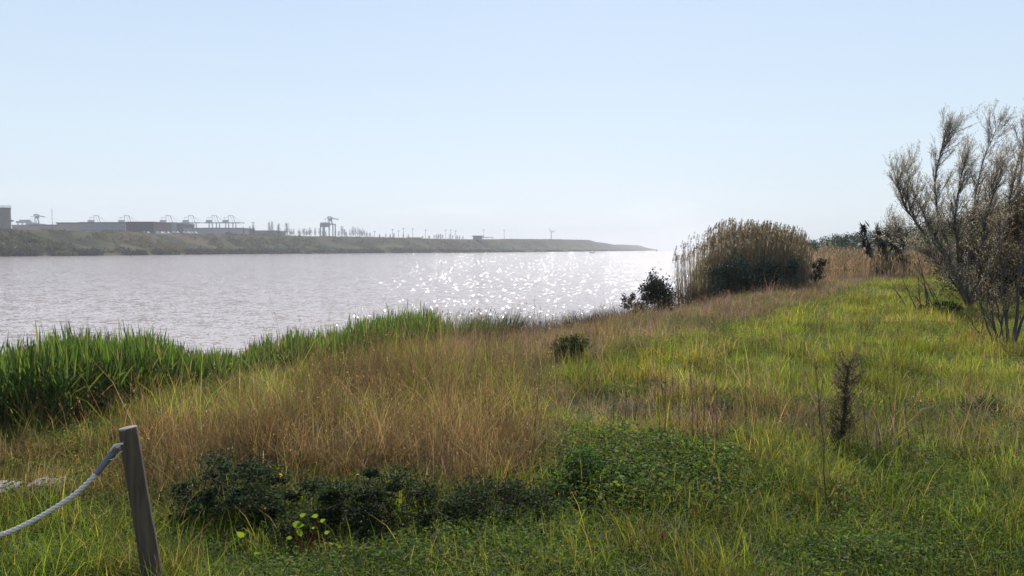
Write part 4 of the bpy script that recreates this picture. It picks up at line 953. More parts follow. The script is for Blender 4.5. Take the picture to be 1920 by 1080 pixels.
# --------------------------------------------------------------- trees on the right
def branch_tree(name, base, guides, label, nchild=(9, 8), leafn=16, leafs=.05, pal=None, r0=.06, wind=.35, clen=.9, seed=0, leaf_mat_=None, droop=0):
    """guides: list of world polylines (trunk and main limbs); children grow by rule; leaves along twigs"""
    r = np.random.RandomState(seed); o = empty(name, tuple(base), label, 'tree'); base = np.asarray(base, float)
    tr = Geo(); allp = []
    for gi, (gd, rad) in enumerate(guides):
        gd = np.asarray(gd, float) - base; K = 14; tt = np.linspace(0, 1, len(gd)); ts = np.linspace(0, 1, K)
        pl = np.stack([np.interp(ts, tt, gd[:, c]) for c in range(3)], -1)
        for _ in range(2): pl[1:-1] = (pl[:-2] + pl[1:-1] * 2 + pl[2:]) / 4
        pl[1:-1] += r.normal(size=(K - 2, 3)) * .012
        rad = rad * .66; rd = rad * (1 - ts) ** 1.15 + .003
        g2 = Geo(); g2.tube(pl, rd, (.08, .07, .06), sides=7)
        g2.build('trunk' if gi == 0 else 'limb', M_BARK, o, smooth=True); allp.append((pl, rd, np.linalg.norm(np.diff(pl, axis=0), axis=1).sum()))
    levels = allp; twigs = []; bv = Geo()
    for lev, nc in enumerate(nchild):
        PB, t0s, Ls, R0 = [], [], [], []; nxt = []
        for pl, rd, L in levels:
            m = max(2, int(nc * min(1.6, L / (1.8 if lev == 0 else .7))))
            t = r.uniform(.22 if lev == 0 else .1, 1.0, m); f = t * (len(pl) - 1); i = np.minimum(f.astype(int), len(pl) - 2); fr = (f - i)[:, None]
            s = pl[i] * (1 - fr) + pl[i + 1] * fr; tg = nrm(pl[i + 1] - pl[i])
            dv = nrm(tg * 1.2 + r.normal(size=(m, 3)) * (.58 if lev == 0 else .48) + np.array([wind * .4, 0, .42]))
            LL = clen * (1 if lev == 0 else .42) * r.uniform(.5, 1.15, m) * (1.15 - .45 * t)
            Kc = 5; q_ = np.linspace(0, 1, Kc)[None, :, None]
            bend = np.array([wind, 0, .30 - droop]) * (.35 * LL)[:, None]
            pts = s[:, None] + dv[:, None] * (LL[:, None, None] * q_) + bend[:, None] * q_ ** 2 + r.normal(size=(m, Kc, 3)) * .02 * q_
            rr0 = np.minimum(rd[i] * .6, .011 if lev == 0 else .005)
            for a_ in range(m): nxt.append((pts[a_], np.linspace(rr0[a_], .0025, Kc), LL[a_]))
        A = np.array([q_[0] for q_ in nxt]); B = np.array([q_[1] for q_ in nxt]); V, T = tubes(A, B, 4 if lev == 0 else 3); bv.add(V, T, (.08, .07, .06))
        levels = nxt; twigs.append(A)
    bv.build('branches', M_BARK, o)
    A = twigs[-1]; n = len(A); per = leafn; idx = np.repeat(np.arange(n), per); N = len(idx); f = r.uniform(.6, 3.99, N); i = f.astype(int); fr = (f - i)[:, None]
    c = A[idx, i] * (1 - fr) + A[idx, i + 1] * fr + r.normal(size=(N, 3)) * .02; tg = nrm(A[idx, i + 1] - A[idx, i]); ax = nrm(tg + r.normal(size=(N, 3)) * .6)
    s_ = r.uniform(.5, 1.3, N) * leafs; tree_tone = r.normal(size=n)[idx, None] * .22
    Geo().add(*leafq(c + ax * s_[:, None] * .4, ax, s_, s_ * .33, np.clip(col_of(pal, r.choice(len(pal), N), .2) * (1 + tree_tone), .005, .8))).build('foliage', leaf_mat_ or M_DRY, o)
    return o
WP = [(.38, .33, .31), (.30, .27, .25), (.46, .42, .38), (.27, .29, .19), (.20, .17, .16)]
def G3(px, py, Y): return tuple(P(px, py, Y))
def gl(*pts): return [G3(a_, b_ if b_ > 560 else 560 - (560 - b_) * .93, c_) for a_, b_, c_ in pts]
Y = 21.5; bx = P(1815, 577, Y); bz = float(hgt(bx[0], bx[1])); base = (bx[0], bx[1], bz)
ga = [(gl((1818, 590, Y), (1806, 540, Y), (1790, 500, Y + .1), (1762, 452, Y + .2), (1735, 400, Y + .3), (1712, 345, Y + .3), (1700, 300, Y)), .115),
      (gl((1790, 500, Y), (1750, 445, Y - .4), (1712, 405, Y - .8), (1688, 355, Y - 1), (1678, 315, Y - 1)), .06),
      (gl((1786, 492, Y), (1772, 430, Y + .5), (1752, 370, Y + .8), (1752, 300, Y + 1), (1772, 235, Y + 1), (1795, 215, Y + 1)), .075),
      (gl((1800, 530, Y), (1796, 460, Y - .3), (1790, 390, Y - .6), (1798, 330, Y - .6), (1808, 285, Y - .6)), .065),
      (gl((1812, 560, Y), (1818, 480, Y + .5), (1822, 400, Y + .8), (1832, 320, Y + 1), (1858, 240, Y + 1.2), (1868, 220, Y + 1.2)), .08),
      (gl((1816, 570, Y), (1838, 480, Y - .5), (1850, 400, Y - .8), (1866, 330, Y - 1), (1895, 268, Y - 1)), .075),
      (gl((1820, 570, Y), (1868, 470, Y + .4), (1890, 370, Y + .7), (1912, 270, Y + .8), (1935, 200, Y + .8)), .08),
      (gl((1770, 465, Y), (1720, 452, Y + .3), (1690, 440, Y + .6), (1672, 425, Y + .8)), .03),
      (gl((1815, 575, Y), (1792, 530, Y - .5), (1760, 490, Y - .8), (1735, 470, Y - 1)), .03)]
branch_tree('willow_tree', base, ga, 'wind bent half bare tree with a leaning trunk, left edge of the trees', (34, 12), 12, .042, WP, seed=3, clen=.9, wind=.16)
Y = 24.0; bx = P(1925, 575, Y); base = (bx[0], bx[1], float(hgt(bx[0], bx[1])))
gb = [(gl((1925, 580, Y), (1915, 480, Y), (1905, 380, Y), (1915, 280, Y), (1940, 180, Y)), .11),
      (gl((1925, 570, Y), (1880, 480, Y + .5), (1860, 400, Y + .5), (1858, 340, Y + .5), (1870, 290, Y + .5)), .07),
      (gl((1925, 570, Y), (1950, 460, Y), (1960, 340, Y), (1985, 210, Y)), .09), (gl((1925, 575, Y), (2000, 470, Y), (2040, 350, Y), (2080, 230, Y)), .08)]
branch_tree('willow_tree', base, gb, 'taller reddish half bare tree rising at the right edge, behind the leaning one', (32, 12), 12, .042, [(.44, .28, .25), (.36, .25, .22), (.33, .30, .18), (.46, .37, .30)], seed=5, clen=.95, wind=.22)
Y = 12.3; bx = P(1893, 662, Y); base = (bx[0], bx[1], float(hgt(bx[0], bx[1])))
gc = [(gl((1893, 668, Y), (1886, 600, Y), (1880, 520, Y + .1), (1872, 440, Y + .2), (1870, 370, Y + .2)), .042),
      (gl((1895, 665, Y), (1908, 590, Y - .1), (1915, 500, Y - .2), (1925, 400, Y - .2), (1940, 320, Y - .2)), .045),
      (gl((1890, 662, Y), (1862, 610, Y - .1), (1840, 570, Y - .2), (1826, 535, Y - .3)), .018), (gl((1897, 660, Y), (1925, 580, Y), (1950, 490, Y), (1970, 380, Y)), .04),
      (gl((1890, 660, Y), (1872, 590, Y + .3), (1858, 520, Y + .4), (1850, 450, Y + .5)), .02)]
branch_tree('sapling_thicket', base, gc, 'slender many stemmed dark tree standing nearest at the right edge', (14, 12), 10, .03, [(.22, .19, .12), (.17, .15, .09), (.28, .23, .18)], seed=8, clen=.5, wind=.25)
Y = 12.6; bx = P(1868, 660, Y); base = (bx[0], bx[1], float(hgt(bx[0], bx[1])))
gd = [(gl((1868, 662, Y), (1852, 610, Y), (1835, 560, Y), (1822, 520, Y), (1815, 490, Y)), .024), (gl((1868, 660, Y), (1846, 632, Y), (1820, 600, Y - .1), (1805, 580, Y - .2)), .014),
      (gl((1869, 660, Y), (1864, 600, Y), (1850, 540, Y), (1846, 480, Y), (1842, 430, Y)), .022), (gl((1868, 660, Y), (1880, 600, Y), (1890, 550, Y), (1895, 500, Y)), .016)]
branch_tree('sapling_thicket', base, gd, 'small dark bare stemmed bush at the left foot of the nearest tree', (12, 9), 6, .026, [(.13, .11, .07), (.10, .09, .05)], seed=9, clen=.36, wind=.1)
# bushes that close the view under the trees
shrub('undergrowth', 1858, 562, 24.5, 190, 170, 44, 26000, .075, [(.07, .08, .04), (.11, .10, .06), (.15, .11, .08), (.045, .055, .03)], 'dense dusky bush under the leaning tree', depth=.4, mat=M_DRY)
shrub('undergrowth', 1950, 585, 22, 170, 240, 40, 26000, .07, [(.07, .075, .04), (.12, .09, .06), (.16, .10, .08), (.05, .055, .03)], 'dense reddish brown bush at the right edge under the trees', depth=.4, mat=M_DRY)
shrub('undergrowth', 1915, 540, 28, 260, 190, 44, 26000, .08, [(.09, .11, .045), (.13, .13, .06), (.07, .08, .04)], 'olive green bush behind the tree trunks', depth=.4)
# bare shoots left of the leaning tree
def shoots(px, py, Y, tips, label):
    p = P(px, py, Y); z = float(hgt(p[0], p[1])); o = empty('bare_shoots', (p[0], p[1], z), label, 'shrub')
    g = Geo(); f_ = Geo()
    for (bx_, tx, ty) in tips:
        b = P(bx_, py, Y) - p; b[2] = float(hgt(p[0] + b[0], p[1])) - z - .03; e = P(tx, ty, Y + R.uniform(-.3, .3)) - np.array([p[0], p[1], z]); m_ = (b + e) / 2 + R.normal(size=3) * .05
        Geo().tube([b, m_, e], (.016, .011, .004), sides=5).build('shoot', M_BARK, o)
        for k in range(7):
            t = R.uniform(.3, .95); s_ = b * (1 - t) + e * t; d_ = nrm((e - b) + R.normal(size=3) * .9) * R.uniform(.15, .4)
            g.tube([s_, s_ + d_ * .5, s_ + d_ + np.array([0, 0, .03])], (.005, .004, .002), sides=3)
            f_.add(*leafq(s_ + d_ * R.uniform(.4, 1, (5, 1)), R.normal(size=(5, 3)) + [0, 0, 1], .035, .012, np.tile([.14, .14, .06], (5, 1))))
    g.build('twigs', M_BARK, o); f_.build('leaves', M_LEAF, o)
shoots(1738, 590, 20.5, [(1745, 1712, 445), (1740, 1718, 470), (1752, 1705, 505), (1762, 1712, 492), (1720, 1690, 520), (1705, 1675, 540), (1728, 1722, 520), (1765, 1740, 530), (1735, 1700, 540)], 'group of thin bare shoots leaning left in the meadow left of the trunk')
shrub('low_bush', 1755, 602, 19.8, 130, 24, 18, 4500, .05, [(.05, .075, .03), (.035, .05, .025), (.08, .10, .04)], 'low dark patch of leaves at the foot of the bare shoots', depth=.35)
shrub('low_bush', 1075, 735, 10.6, 78, 46, 14, 3500, .03, [(.06, .085, .03), (.07, .065, .045), (.04, .05, .025)], 'small dark tangled bush in the middle of the meadow', depth=.7, mat=M_LEAF)
shrub('low_bush', 1830, 800, 7.2, 110, 40, 16, 3600, .024, [(.055, .085, .028), (.07, .07, .045), (.04, .055, .025)], 'low dark tangled bush in the right of the meadow', depth=.6)
shrub('low_bush', 1345, 800, 7.4, 70, 30, 12, 1900, .024, [(.055, .085, .028), (.07, .07, .045), (.04, .055, .025)], 'flat dark bush among thin stalks in the middle right meadow', depth=.6)

# --------------------------------------------------------------- bramble bushes in the foreground
def bramble(px, py, Y, w_, dp, h_, n, ls, pal, label):
    """untidy heap: many small leaf lobes on arching canes, open and dark between them"""
    p = P(px, py, Y); z = float(hgt(p[0], p[1])); o = empty('bramble_bush', (p[0], p[1], z), label, 'bush')
    nl = int(34 + 60 * w_); a = R.uniform(0, 6.28, nl); r_ = np.sqrt(R.rand(nl)); cx_ = np.cos(a) * r_ * w_; cy_ = np.sin(a) * r_ * dp
    cz = h_ * (1 - .55 * r_ ** 2) * R.uniform(.1, 1.15, nl); rad = R.uniform(.035, .12, nl)
    cz = cz + hgt(p[0] + cx_, p[1] + cy_) - z; cc = np.stack([cx_, cy_, cz], -1)
    cg = Geo()
    for k in range(nl):
        st = cc[k] * np.array([.55, .6, 0]) + R.normal(size=3) * [.05, .05, 0]; md = (st + cc[k]) / 2 + [0, 0, h_ * .3]
        cg.tube([st, md, cc[k], cc[k] + R.normal(size=3) * .10], (.004, .0035, .0028, .0012), (.1, .05, .04), sides=4)
    cg.build('canes', M_STALK, o)
    idx = R.randint(0, nl, n); dr = nrm(R.normal(size=(n, 3))); c = cc[idx] + dr * (R.rand(n) ** .5 * rad[idx])[:, None] * np.array([1.3, 1.1, .7]); c[:, 2] = np.maximum(c[:, 2], .01)
    ax = np.stack([R.normal(size=n), R.normal(size=n), R.normal(size=n) * .45], -1); s_ = ls * R.uniform(.45, 1.35, n); tn = R.uniform(.6, 1.4, nl)[idx, None]
    Geo().add(*leafq(c, ax, s_, s_ * .6, col_of(pal, R.choice(len(pal), n), .25) * tn)).build('foliage', M_LEAF, o)
BP = [(.022, .034, .016), (.03, .045, .02), (.016, .024, .014), (.045, .06, .03)]
bramble(430, 1015, 4.45, .34, .36, .34, 9000, .022, [(.035, .055, .03), (.05, .07, .04), (.025, .04, .022)], 'dusky small leaved bramble bush right of the wooden post')
bramble(700, 1050, 4.25, .66, .40, .27, 17000, .020, BP, 'wide dark bramble bush under the overhanging brown grass')
bramble(930, 1030, 4.3, .34, .34, .22, 6000, .020, BP, 'low dark bramble at the right end of the wide bramble bush')
bramble(1110, 935, 4.9, .30, .30, .28, 5000, .026, [(.04, .085, .02), (.055, .11, .025), (.03, .06, .02)], 'leafy mid green bush in the foreground middle')

# young shoots with yellow green leaves in front of the brambles
def ovate(c, ax, nv, L, W, col):
    ax = nrm(ax); s_ = nrm(np.cross(ax, nv)); pr = [(0, 0), (.18, .38), (.42, .5), (.7, .34), (1, 0), (.7, -.34), (.42, -.5), (.18, -.38)]
    V = np.array([c + ax * L * t + s_ * W * q_ * .8 + nrm(np.cross(s_, ax)) * abs(q_) * W * .25 for t, q_ in pr]); return V, [(0, 1, 7), (1, 2, 7), (2, 6, 7), (2, 3, 6), (3, 5, 6), (3, 4, 5)], col
def leafy_shoot(px, py, Y, leaves, label, cat='seedling', h=.25, lcol=(.13, .20, .025)):
    p = P(px, py, Y); z = float(hgt(p[0], p[1])); o = empty('leafy_shoot', (p[0], p[1], z), label, cat); org = np.array([p[0], p[1], z])
    st = Geo()
    for (lx, ly, s_) in leaves:
        e = P(lx, ly, Y + R.uniform(-.05, .05)) - org
        st.tube([(R.normal() * .01, 0, 0), e * np.array([.5, .5, .6]) + R.normal(size=3) * .01, e], (.003, .0025, .0015), (.2, .1, .05), sides=4)
        a_ = R.uniform(0, 6.28); ax = np.array([math.cos(a_), .2 * math.sin(a_), R.uniform(-.8, .6)])
        Geo().add(*ovate(e, ax, np.array([.1, -1, .2]), s_, s_ * .75, np.array(lcol) * R.uniform(.75, 1.15))).build('leaf', M_GRASS, o)
    st.build('stem', M_DRY, o)
leafy_shoot(570, 1060, 3.75, [(548, 982, .06), (562, 968, .035), (597, 966, .035), (600, 978, .03), (565, 1006, .045), (548, 1008, .03), (556, 998, .025), (628, 1022, .035), (608, 1000, .03), (584, 990, .02)], 'young shoot with bright yellow green leaves in front of the dark bramble')
leafy_shoot(470, 1070, 3.8, [(458, 1006, .05), (480, 1045, .05), (476, 1040, .035)], 'small shoot with two green leaves left of the yellow green shoot')
def flower(px, py, Y, label, r_=.018, stemh=.3, col=(.85, .55, .02)):
    c = P(px, py, Y); zb = float(hgt(c[0], c[1])); o = empty('yellow_flower', (c[0], c[1], zb), label, 'flower'); h = c[2] - zb
    Geo().tube([(0, 0, 0), (.02, 0, h * .5), (0, 0, h)], (.002, .002, .0015), sides=4).build('stem', M_STALK, o)
    g = Geo()
    for k in range(6):
        a = k * 6.283 / 6 + R.uniform(-.3, .3); ax = np.array([math.cos(a), -.35, math.sin(a)]); g.add(*ovate(np.array([0, 0, h]), ax + np.array([0, R.uniform(-.9, .3), 0]), np.array([0, -1, .3]), r_ * R.uniform(.5, 1), r_ * .55, np.array(col) * R.uniform(.6, 1.0)))
    g.build('petals', M_GRASS, o); Geo().add(*ell(0, -.004, h, .005, .005, .005, 8), (.5, .25, .01)).build('flower_centre', M_GRASS, o)
flower(527, 890, 4.2, 'yellow orange flower above the dusky bramble', .017)
flower(497, 953, 4.05, 'small yellow flower in the dusky bramble', .010)
# red leaves low in the grass
for px, py, lb in ((1353, 1062, 'small red leaf cluster low in the foreground grass'), (1242, 1003, 'faint reddish leaf cluster in the foreground grass left of the red one')):
    p = P(px, py, 3.9); z = float(hgt(p[0], p[1])); o = empty('red_leaves', (p[0], p[1], z), lb, 'plant'); e = p[2] - z; e = max(e, .05)
    Geo().tube([(0, 0, 0), (0, 0, e)], .003, sides=4).build('stem', M_STALK, o)
    g = Geo()
    for k in range(6): g.add(*ovate(np.array([0, 0, e]), np.array([math.cos(k * 1.05), -.3, math.sin(k * 1.05)]), np.array([0, -1, .2]), .016, .008, np.array((.22, .025, .015)) * (1 if px > 1300 else .5)))
    g.build('leaves', M_GRASS, o)

# --------------------------------------------------------------- single stalks
def stalk(pb, pt, Y, label, group=None, r_=.0035, twigs=10, heads=.35, tw=.16):
    b = P(pb[0], pb[1], Y); zb = float(hgt(b[0], b[1])); t_ = P(pt[0], pt[1], Y); h = t_[2] - zb; o = empty('dry_stalk', (b[0], b[1], zb), label, 'dry stalk', group)
    n = 7; ts = np.linspace(0, 1, n); pts = np.stack([ts * (t_[0] - b[0]) + R.normal(size=n) * .006 * h, R.normal(size=n) * .006 * h, ts * h - .02], -1)
    Geo().tube(pts, r_ * (1 - .7 * ts), sides=5).build('stem', M_STALK, o)
    g = Geo(); lf = Geo()
    for k in range(twigs):
        t = R.uniform(heads, .98); i = t * (n - 1); i0 = min(int(i), n - 2); s_ = pts[i0] * (1 - (i - i0)) + pts[i0 + 1] * (i - i0); a = R.uniform(0, 6.28); L = tw * R.uniform(.4, 1) * h * (1.2 - t)
        e = s_ + np.array([math.cos(a) * .5, math.sin(a) * .5, 1]) * L; g.tube([s_, (s_ + e) / 2 + [math.cos(a) * .01, 0, 0], e], (r_ * .4, r_ * .3, r_ * .15), sides=3)
        m = 5; lf.add(*leafq(s_ + (e - s_) * R.rand(m, 1) + R.normal(size=(m, 3)) * .004, R.normal(size=(m, 3)) + [0, 0, .5], r_ * 3.2, r_ * 1.3, np.tile(np.array([.12, .085, .06]) * R.uniform(.6, 1.4), (m, 1))))
    if twigs: g.build('twigs', M_STALK, o); lf.build('seed_spray', M_DRY, o)
stalk((1556, 985), (1528, 655), 4.3, 'tallest thin dark stalk left of the bushy dead weed', r_=.0042, twigs=14)
stalk((1530, 840), (1545, 665), 6.0, 'short thin stalk just behind the tallest dark stalk', r_=.004)
stalk((1000, 860), (1012, 690), 6.2, 'slanting dark stalk at the right edge of the brown grass', r_=.0055, twigs=4)
stalk((948, 880), (950, 760), 6.0, 'thin reddish stalk inside the right part of the brown grass', r_=.004, twigs=4)
stalk((273, 930), (285, 800), 5.3, 'thin dark stalk just right of the post top', r_=.0035, twigs=3)
stalk((305, 1000), (323, 795), 4.9, 'tall thin dark stalk right of the wooden post', r_=.0035, twigs=4)
stalk((360, 1060), (326, 850), 4.3, 'thin dark stalk slanting left below the tall one beside the post', r_=.003, twigs=3)
stalk((236, 1080), (205, 915), 4.1, 'thin dark stalk slanting left of the post foot', r_=.003, twigs=3)
stalk((225, 960), (212, 800), 5.2, 'faint thin stalk left of the post behind the rope', r_=.003, twigs=3)
stalk((1001, 655), (1002, 555), 25.3, 'tall bare stalk standing out against the glittering water', r_=.011, twigs=9)
stalk((1016, 650), (1012, 570), 25.8, 'shorter bare stalk beside the one against the glittering water', r_=.009, twigs=8)
stalk((722, 1060), (716, 975), 3.75, 'single upright pale grass stem in front of the dark bramble', r_=.003, twigs=0)
SGp = 'thin dark stalks standing in the middle of the meadow'
for k, (px, yb, yt) in enumerate(((1236, 850, 700), (1246, 845, 690), (1262, 800, 680), (1274, 830, 700), (1300, 870, 690), (1310, 860, 680), (1322, 830, 685), (1334, 850, 695), (1345, 870, 700), (1190, 800, 700), (1172, 830, 690), (1292, 790, 670), (1212, 790, 700), (1320, 900, 720), (1150, 780, 690), (1372, 820, 690), (1400, 790, 650))):
    stalk((px, yb), (px + R.uniform(-8, 8), yt), 1.62 * F / (yb - HOR) * R.uniform(.96, 1.0), 'thin dark upright stalk in the loose group in the middle of the meadow', SGp, r_=.0035, twigs=5)
SG2 = 'thin stalks right of the bushy dead weed'
for k, (px, yb, yt) in enumerate(((1648, 890, 740), (1660, 880, 720), (1690, 930, 760), (1702, 900, 750), (1625, 900, 690), (1668, 860, 700), (1734, 870, 760), (1640, 940, 780))):
    stalk((px + 8, yb), (px + R.uniform(-14, 6), yt), 1.62 * F / (yb - HOR) * R.uniform(.96, 1.0), 'thin dark stalk in the loose group right of the bushy dead weed', SG2, r_=.0035, twigs=5)

SP_ = []
for k in range(5):
    stalk((1700, 900), (1700 + (k - 2) * 12, 760 - 14 * k), 1.62 * F / (900 - HOR), 'x', r_=.003, twigs=4 + 2 * k)
    SP_.append([q_ for q_ in C.collection.objects if q_.name.startswith('dry_stalk')][-1])
def drop_copy(src, x, y, s_, label, group):
    c_ = src.copy(); C.collection.objects.link(c_); c_.location = (x, y, float(hgt(x, y))); c_.scale = (s_,) * 3; c_.rotation_euler = (0, 0, R.uniform(0, 6.28)); c_['label'] = label; c_['group'] = group
    for ch in src.children:
        d_ = ch.copy(); C.collection.objects.link(d_); d_.parent = c_
k = 0
while k < 62:
    px_ = R.uniform(980, 1900); d_ = R.uniform(4.2, 16); x_ = (px_ - CX) / F * d_; py_ = proj(x_, d_, float(hgt(x_, d_)))[1]
    if py_ > 1075: continue
    side = 'left of the bushy dead weed' if px_ < 1560 else 'right of the bushy dead weed'
    far_ = 'near the front' if d_ < 6.5 else 'half way back' if d_ < 10 else 'far back'
    drop_copy(SP_[R.randint(5)], x_, d_, R.uniform(.55, 1.0), 'thin scattered dry stalk ' + far_ + ' in the meadow, ' + side, 'scattered dry stalks in the meadow'); k += 1
for q_ in SP_:
    for ch in list(q_.children): bpy.data.objects.remove(ch)
    bpy.data.objects.remove(q_)

# bushy dead weed
def weed():
    Y = 5.6; b = P(1578, 880, Y); zb = float(hgt(b[0], b[1])); o = empty('dead_weed', (b[0], b[1], zb), 'tall bushy dead weed with a thick dark stem and pale brown top', 'weed'); s_ = Y / F
    H = P(1578, 665, Y)[2] - zb
    pts = np.array([(0, 0, -.03), (-.01, 0, H * .25), (.012, 0, H * .5), (.02, 0, H * .75), (.04, 0, H * .93)]); Geo().tube(pts, (.016, .014, .011, .007, .002), sides=7).build('stem', M_STALK, o)
    g = Geo(); L_ = Geo(); D_ = Geo()
    for k in range(130):
        t = R.uniform(.06, .97); z_ = t * H; a = R.uniform(0, 6.28); r0 = np.interp(t, [0, .25, .5, .7, 1], [.10, .13, .09, .14, .05]) * R.uniform(.5, 1.2)
        s0 = np.array([np.interp(z_, pts[:, 2], pts[:, 0]), 0, z_]); e = s0 + np.array([math.cos(a) * r0, math.sin(a) * r0, r0 * R.uniform(.6, 1.6)]); g.tube([s0, (s0 + e) / 2 + [0, 0, -.01], e], (.003, .002, .001), sides=3)
        m = 34; q_ = R.rand(m, 1); c = s0 + (e - s0) * q_ + R.normal(size=(m, 3)) * .014
        (L_ if t > .5 else D_).add(*leafq(c, R.normal(size=(m, 3)) + [0, 0, .4], .015, .007, col_of([(.10, .075, .06), (.16, .12, .095), (.06, .05, .035)] if t > .5 else [(.04, .05, .03), (.07, .06, .045), (.03, .035, .02)], R.choice(3, m))))
    g.build('twigs', M_STALK, o); L_.build('seed_spray', M_DRY, o); D_.build('leaves', M_LEAF, o)
weed()

# --------------------------------------------------------------- wooden post and rope, stone slab
POSTM = plain_mat('weathered_post', (.018, .013, .009), (.17, .125, .08), 55, .95, 1.0, (1, 1, .06))
ROPEM = plain_mat('white_rope', (.62, .55, .45), (.80, .74, .63), 40, .85, .5)
ROPESHADEM = plain_mat('rope_shade_grey', (.14, .14, .16), (.22, .22, .26), 20, .6)
Yp = 3.3; top = P(240, 803, Yp); r_ = 33.5 / F * Yp / 2
foot = P(287, 1085, Yp); ax = (foot - top); ax /= np.linalg.norm(ax); zg = float(hgt(foot[0], foot[1])); L = (top[2] - zg + .25) / -ax[2]
o = empty('wooden_post', (top + ax * (L - .25)).tolist(), 'leaning round weathered wooden post at the lower left', 'post'); org = np.array(o.location)
n = 22; ts = np.linspace(0, 1, n); sides = 28; V = []; T = []
u = nrm(np.cross(ax, [0, 1, 0])); v = np.cross(ax, u)
for i, t in enumerate(ts):
    for k in range(sides):
        a = k * 2 * math.pi / sides; rr_ = r_ * (1 + .025 * math.sin(3 * a + 2 * t) + .02 * math.sin(11 * a) + .012 * math.sin(t * 17 + 2 * a)) * (.955 if i == 0 else 1) * (1 + .07 * t)
        V.append(top + ax * L * (t if i else 0) + (ax * .006 if i == 0 else 0) * 0 + u * math.cos(a) * rr_ + v * math.sin(a) * rr_ - org)
for i in range(n - 1):
    for k in range(sides): a, b = i * sides + k, i * sides + (k + 1) % sides; T += [(a, b, b + sides), (a, b + sides, a + sides)]
g = Geo().add(V, T); gp = g.build('shaft', POSTM, o, smooth=True)
V = [top - ax * .010 - org] + [top - ax * .004 * (1) + u * math.cos(k * 2 * math.pi / sides) * r_ * .945 + v * math.sin(k * 2 * math.pi / sides) * r_ * .945 - org for k in range(sides)] + [top + ax * .004 + u * math.cos(k * 2 * math.pi / sides) * r_ * .952 + v * math.sin(k * 2 * math.pi / sides) * r_ * .952 - org for k in range(sides)]
T = [(0, 1 + k, 1 + (k + 1) % sides) for k in range(sides)] + [q_ for k in range(sides) for q_ in ((1 + k, 1 + sides + k, 1 + sides + (k + 1) % sides), (1 + k, 1 + sides + (k + 1) % sides, 1 + (k + 1) % sides))]
Geo().add(V, T).build('end_grain', plain_mat('end_grain', (.20, .175, .15), (.34, .30, .26), 60, .9, .4), o)
# rope: sags from the hole in the post towards the next post out of frame left
rp = [P(236, 838, Yp), P(222, 836, Yp), P(206, 856, Yp), P(180, 889, Yp), P(140, 927, Yp), P(90, 960, Yp), (P(40, 987, Yp)), P(0, 1003, Yp), P(-60, 1018, Yp), P(-140, 1020, Yp), P(-240, 985, Yp), P(-330, 920, Yp)]
rp = np.array(rp)
def spline(p, m):
    out = []
    for i in range(len(p) - 1):
        p0, p1, p2, p3 = p[max(i - 1, 0)], p[i], p[i + 1], p[min(i + 2, len(p) - 1)]
        for t in np.linspace(0, 1, m, endpoint=False): out.append(.5 * ((2 * p1) + (-p0 + p2) * t + (2 * p0 - 5 * p1 + 4 * p2 - p3) * t * t + (-p0 + 3 * p1 - 3 * p2 + p3) * t ** 3))
    out.append(p[-1]); return np.array(out)
cl = spline(rp, 26); org = rp[1].copy(); org[2] = float(hgt(org[0], org[1]))
o = empty('rope', org.tolist(), 'thick white rope sagging from the leaning wooden post to the left', 'rope')
tg = nrm(np.gradient(cl, axis=0)); uu = nrm(np.cross(tg, [0, 1.0, 0])); vv_ = np.cross(tg, uu); arc = np.concatenate([[0], np.cumsum(np.linalg.norm(np.diff(cl, axis=0), axis=1))])
RR0 = 10.0 / F * Yp / 2; g = Geo()
for k in range(3):
    ph = arc / .075 * 2 * math.pi + k * 2 * math.pi / 3; c_ = cl + uu * (np.cos(ph) * RR0 * .40)[:, None] + vv_ * (np.sin(ph) * RR0 * .40)[:, None] - org; g.tube(c_, RR0 * .60, sides=7)
g.build('strands', ROPEM, o, smooth=True)
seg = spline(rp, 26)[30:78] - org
Geo().tube(seg, np.linspace(RR0 * 1.5, RR0 * 1.12, len(seg)), sides=10).build('shaded_wrap', ROPESHADEM, o, smooth=True)  # wrap at the rope end; its dark grey is shade put into the colour
lp = spline(np.array([P(231, 832, Yp - .045), P(222, 833, Yp - .05), P(213, 838, Yp - .045), P(207, 846, Yp - .02)]), 8) - org
Geo().tube(lp, RR0 * .45, sides=7).build('tie', ROPEM, o, smooth=True)
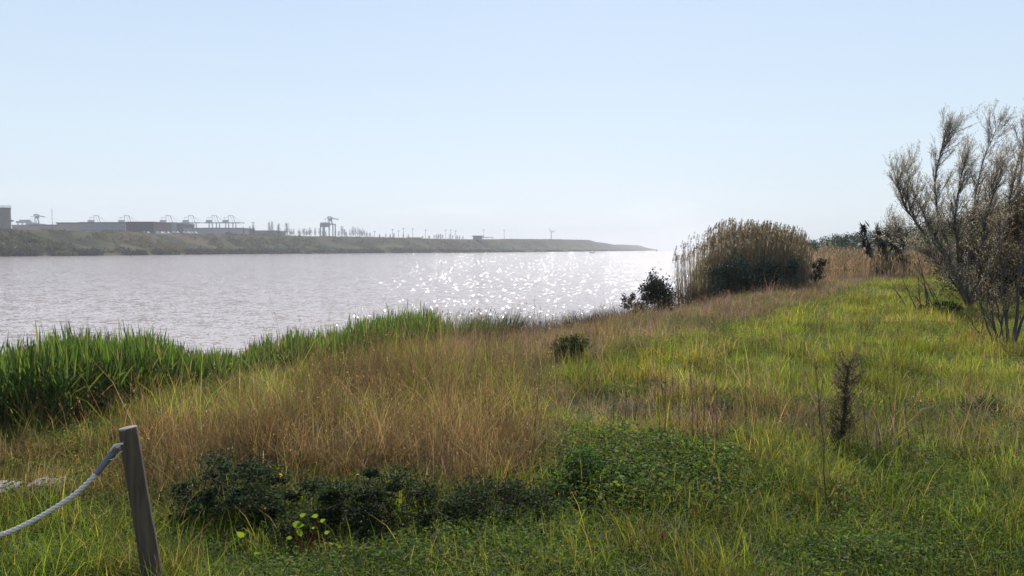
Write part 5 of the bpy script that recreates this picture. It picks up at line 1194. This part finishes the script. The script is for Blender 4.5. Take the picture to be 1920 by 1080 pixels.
nl = spline(np.array([P(206, 862, Yp - .02), P(215, 860, Yp - .035), P(224, 850, Yp - .05), P(229, 846, Yp - .045)]), 6) - org
Geo().tube(nl, .0022, sides=4).build('cord', ROPEM, o)
# flat stone slab by the left edge
p = P(40, 955, 4.9); z = float(hgt(p[0], p[1])); rs = np.random.RandomState(4); g = Geo()
for (cx_, cy_, rx, ry, hh) in ((-.16, 0, .13, .16, .035), (.10, .12, .10, .12, .03)):
    m = 11; an = np.linspace(0, 2 * math.pi, m + 1)[:-1]; rad = 1 + rs.normal(size=m) * .1; V = []
    for lvl, k in ((-.03, 1.0), (hh * .8, .98), (hh, .9)):
        for a, q_ in zip(an, rad): V.append((cx_ + math.cos(a) * rx * q_ * k, cy_ + math.sin(a) * ry * q_ * k, lvl + .01 * math.sin(3 * a)))
    V.append((cx_, cy_, hh * 1.04)); T = []
    for l_ in range(2):
        for k in range(m): a, b = l_ * m + k, l_ * m + (k + 1) % m; T += [(a, b, b + m), (a, b + m, a + m)]
    T += [(2 * m + k, 2 * m + (k + 1) % m, 3 * m) for k in range(m)]
    so_ = Geo().add(V, T).build('stone_slab', plain_mat('pale_stone', (.20, .185, .17), (.36, .33, .31), 9, .9, .5), None, None)
    so_.location = (p[0], p[1], z); tag(so_, 'larger flat pale stone half buried in grass below the rope' if hh > .032 else 'smaller flat pale stone right of the larger one below the rope', 'stone')

# --------------------------------------------------------------- air
def haze(dens):
    hz = Geo().box(-9700, 9700, -260, 9700, -6, 90).build('haze', None) if False else None
    m, n, l = mat_new('haze_air'); o_ = n.new('ShaderNodeOutputMaterial'); pv = n.new('ShaderNodeVolumePrincipled'); l.new(pv.outputs[0], o_.inputs['Volume'])
    pv.inputs['Color'].default_value = (.93, .96, 1.0, 1); pv.inputs['Density'].default_value = dens; pv.inputs['Anisotropy'].default_value = .0
    g = Geo().box(-9700, 9700, -9200, 9700, -6, 90); h = g.build('haze', m); tag(h, 'thin bluish haze over the river and the port', 'haze', None, 'stuff')
HAZE = .00025
if HAZE: haze(HAZE)
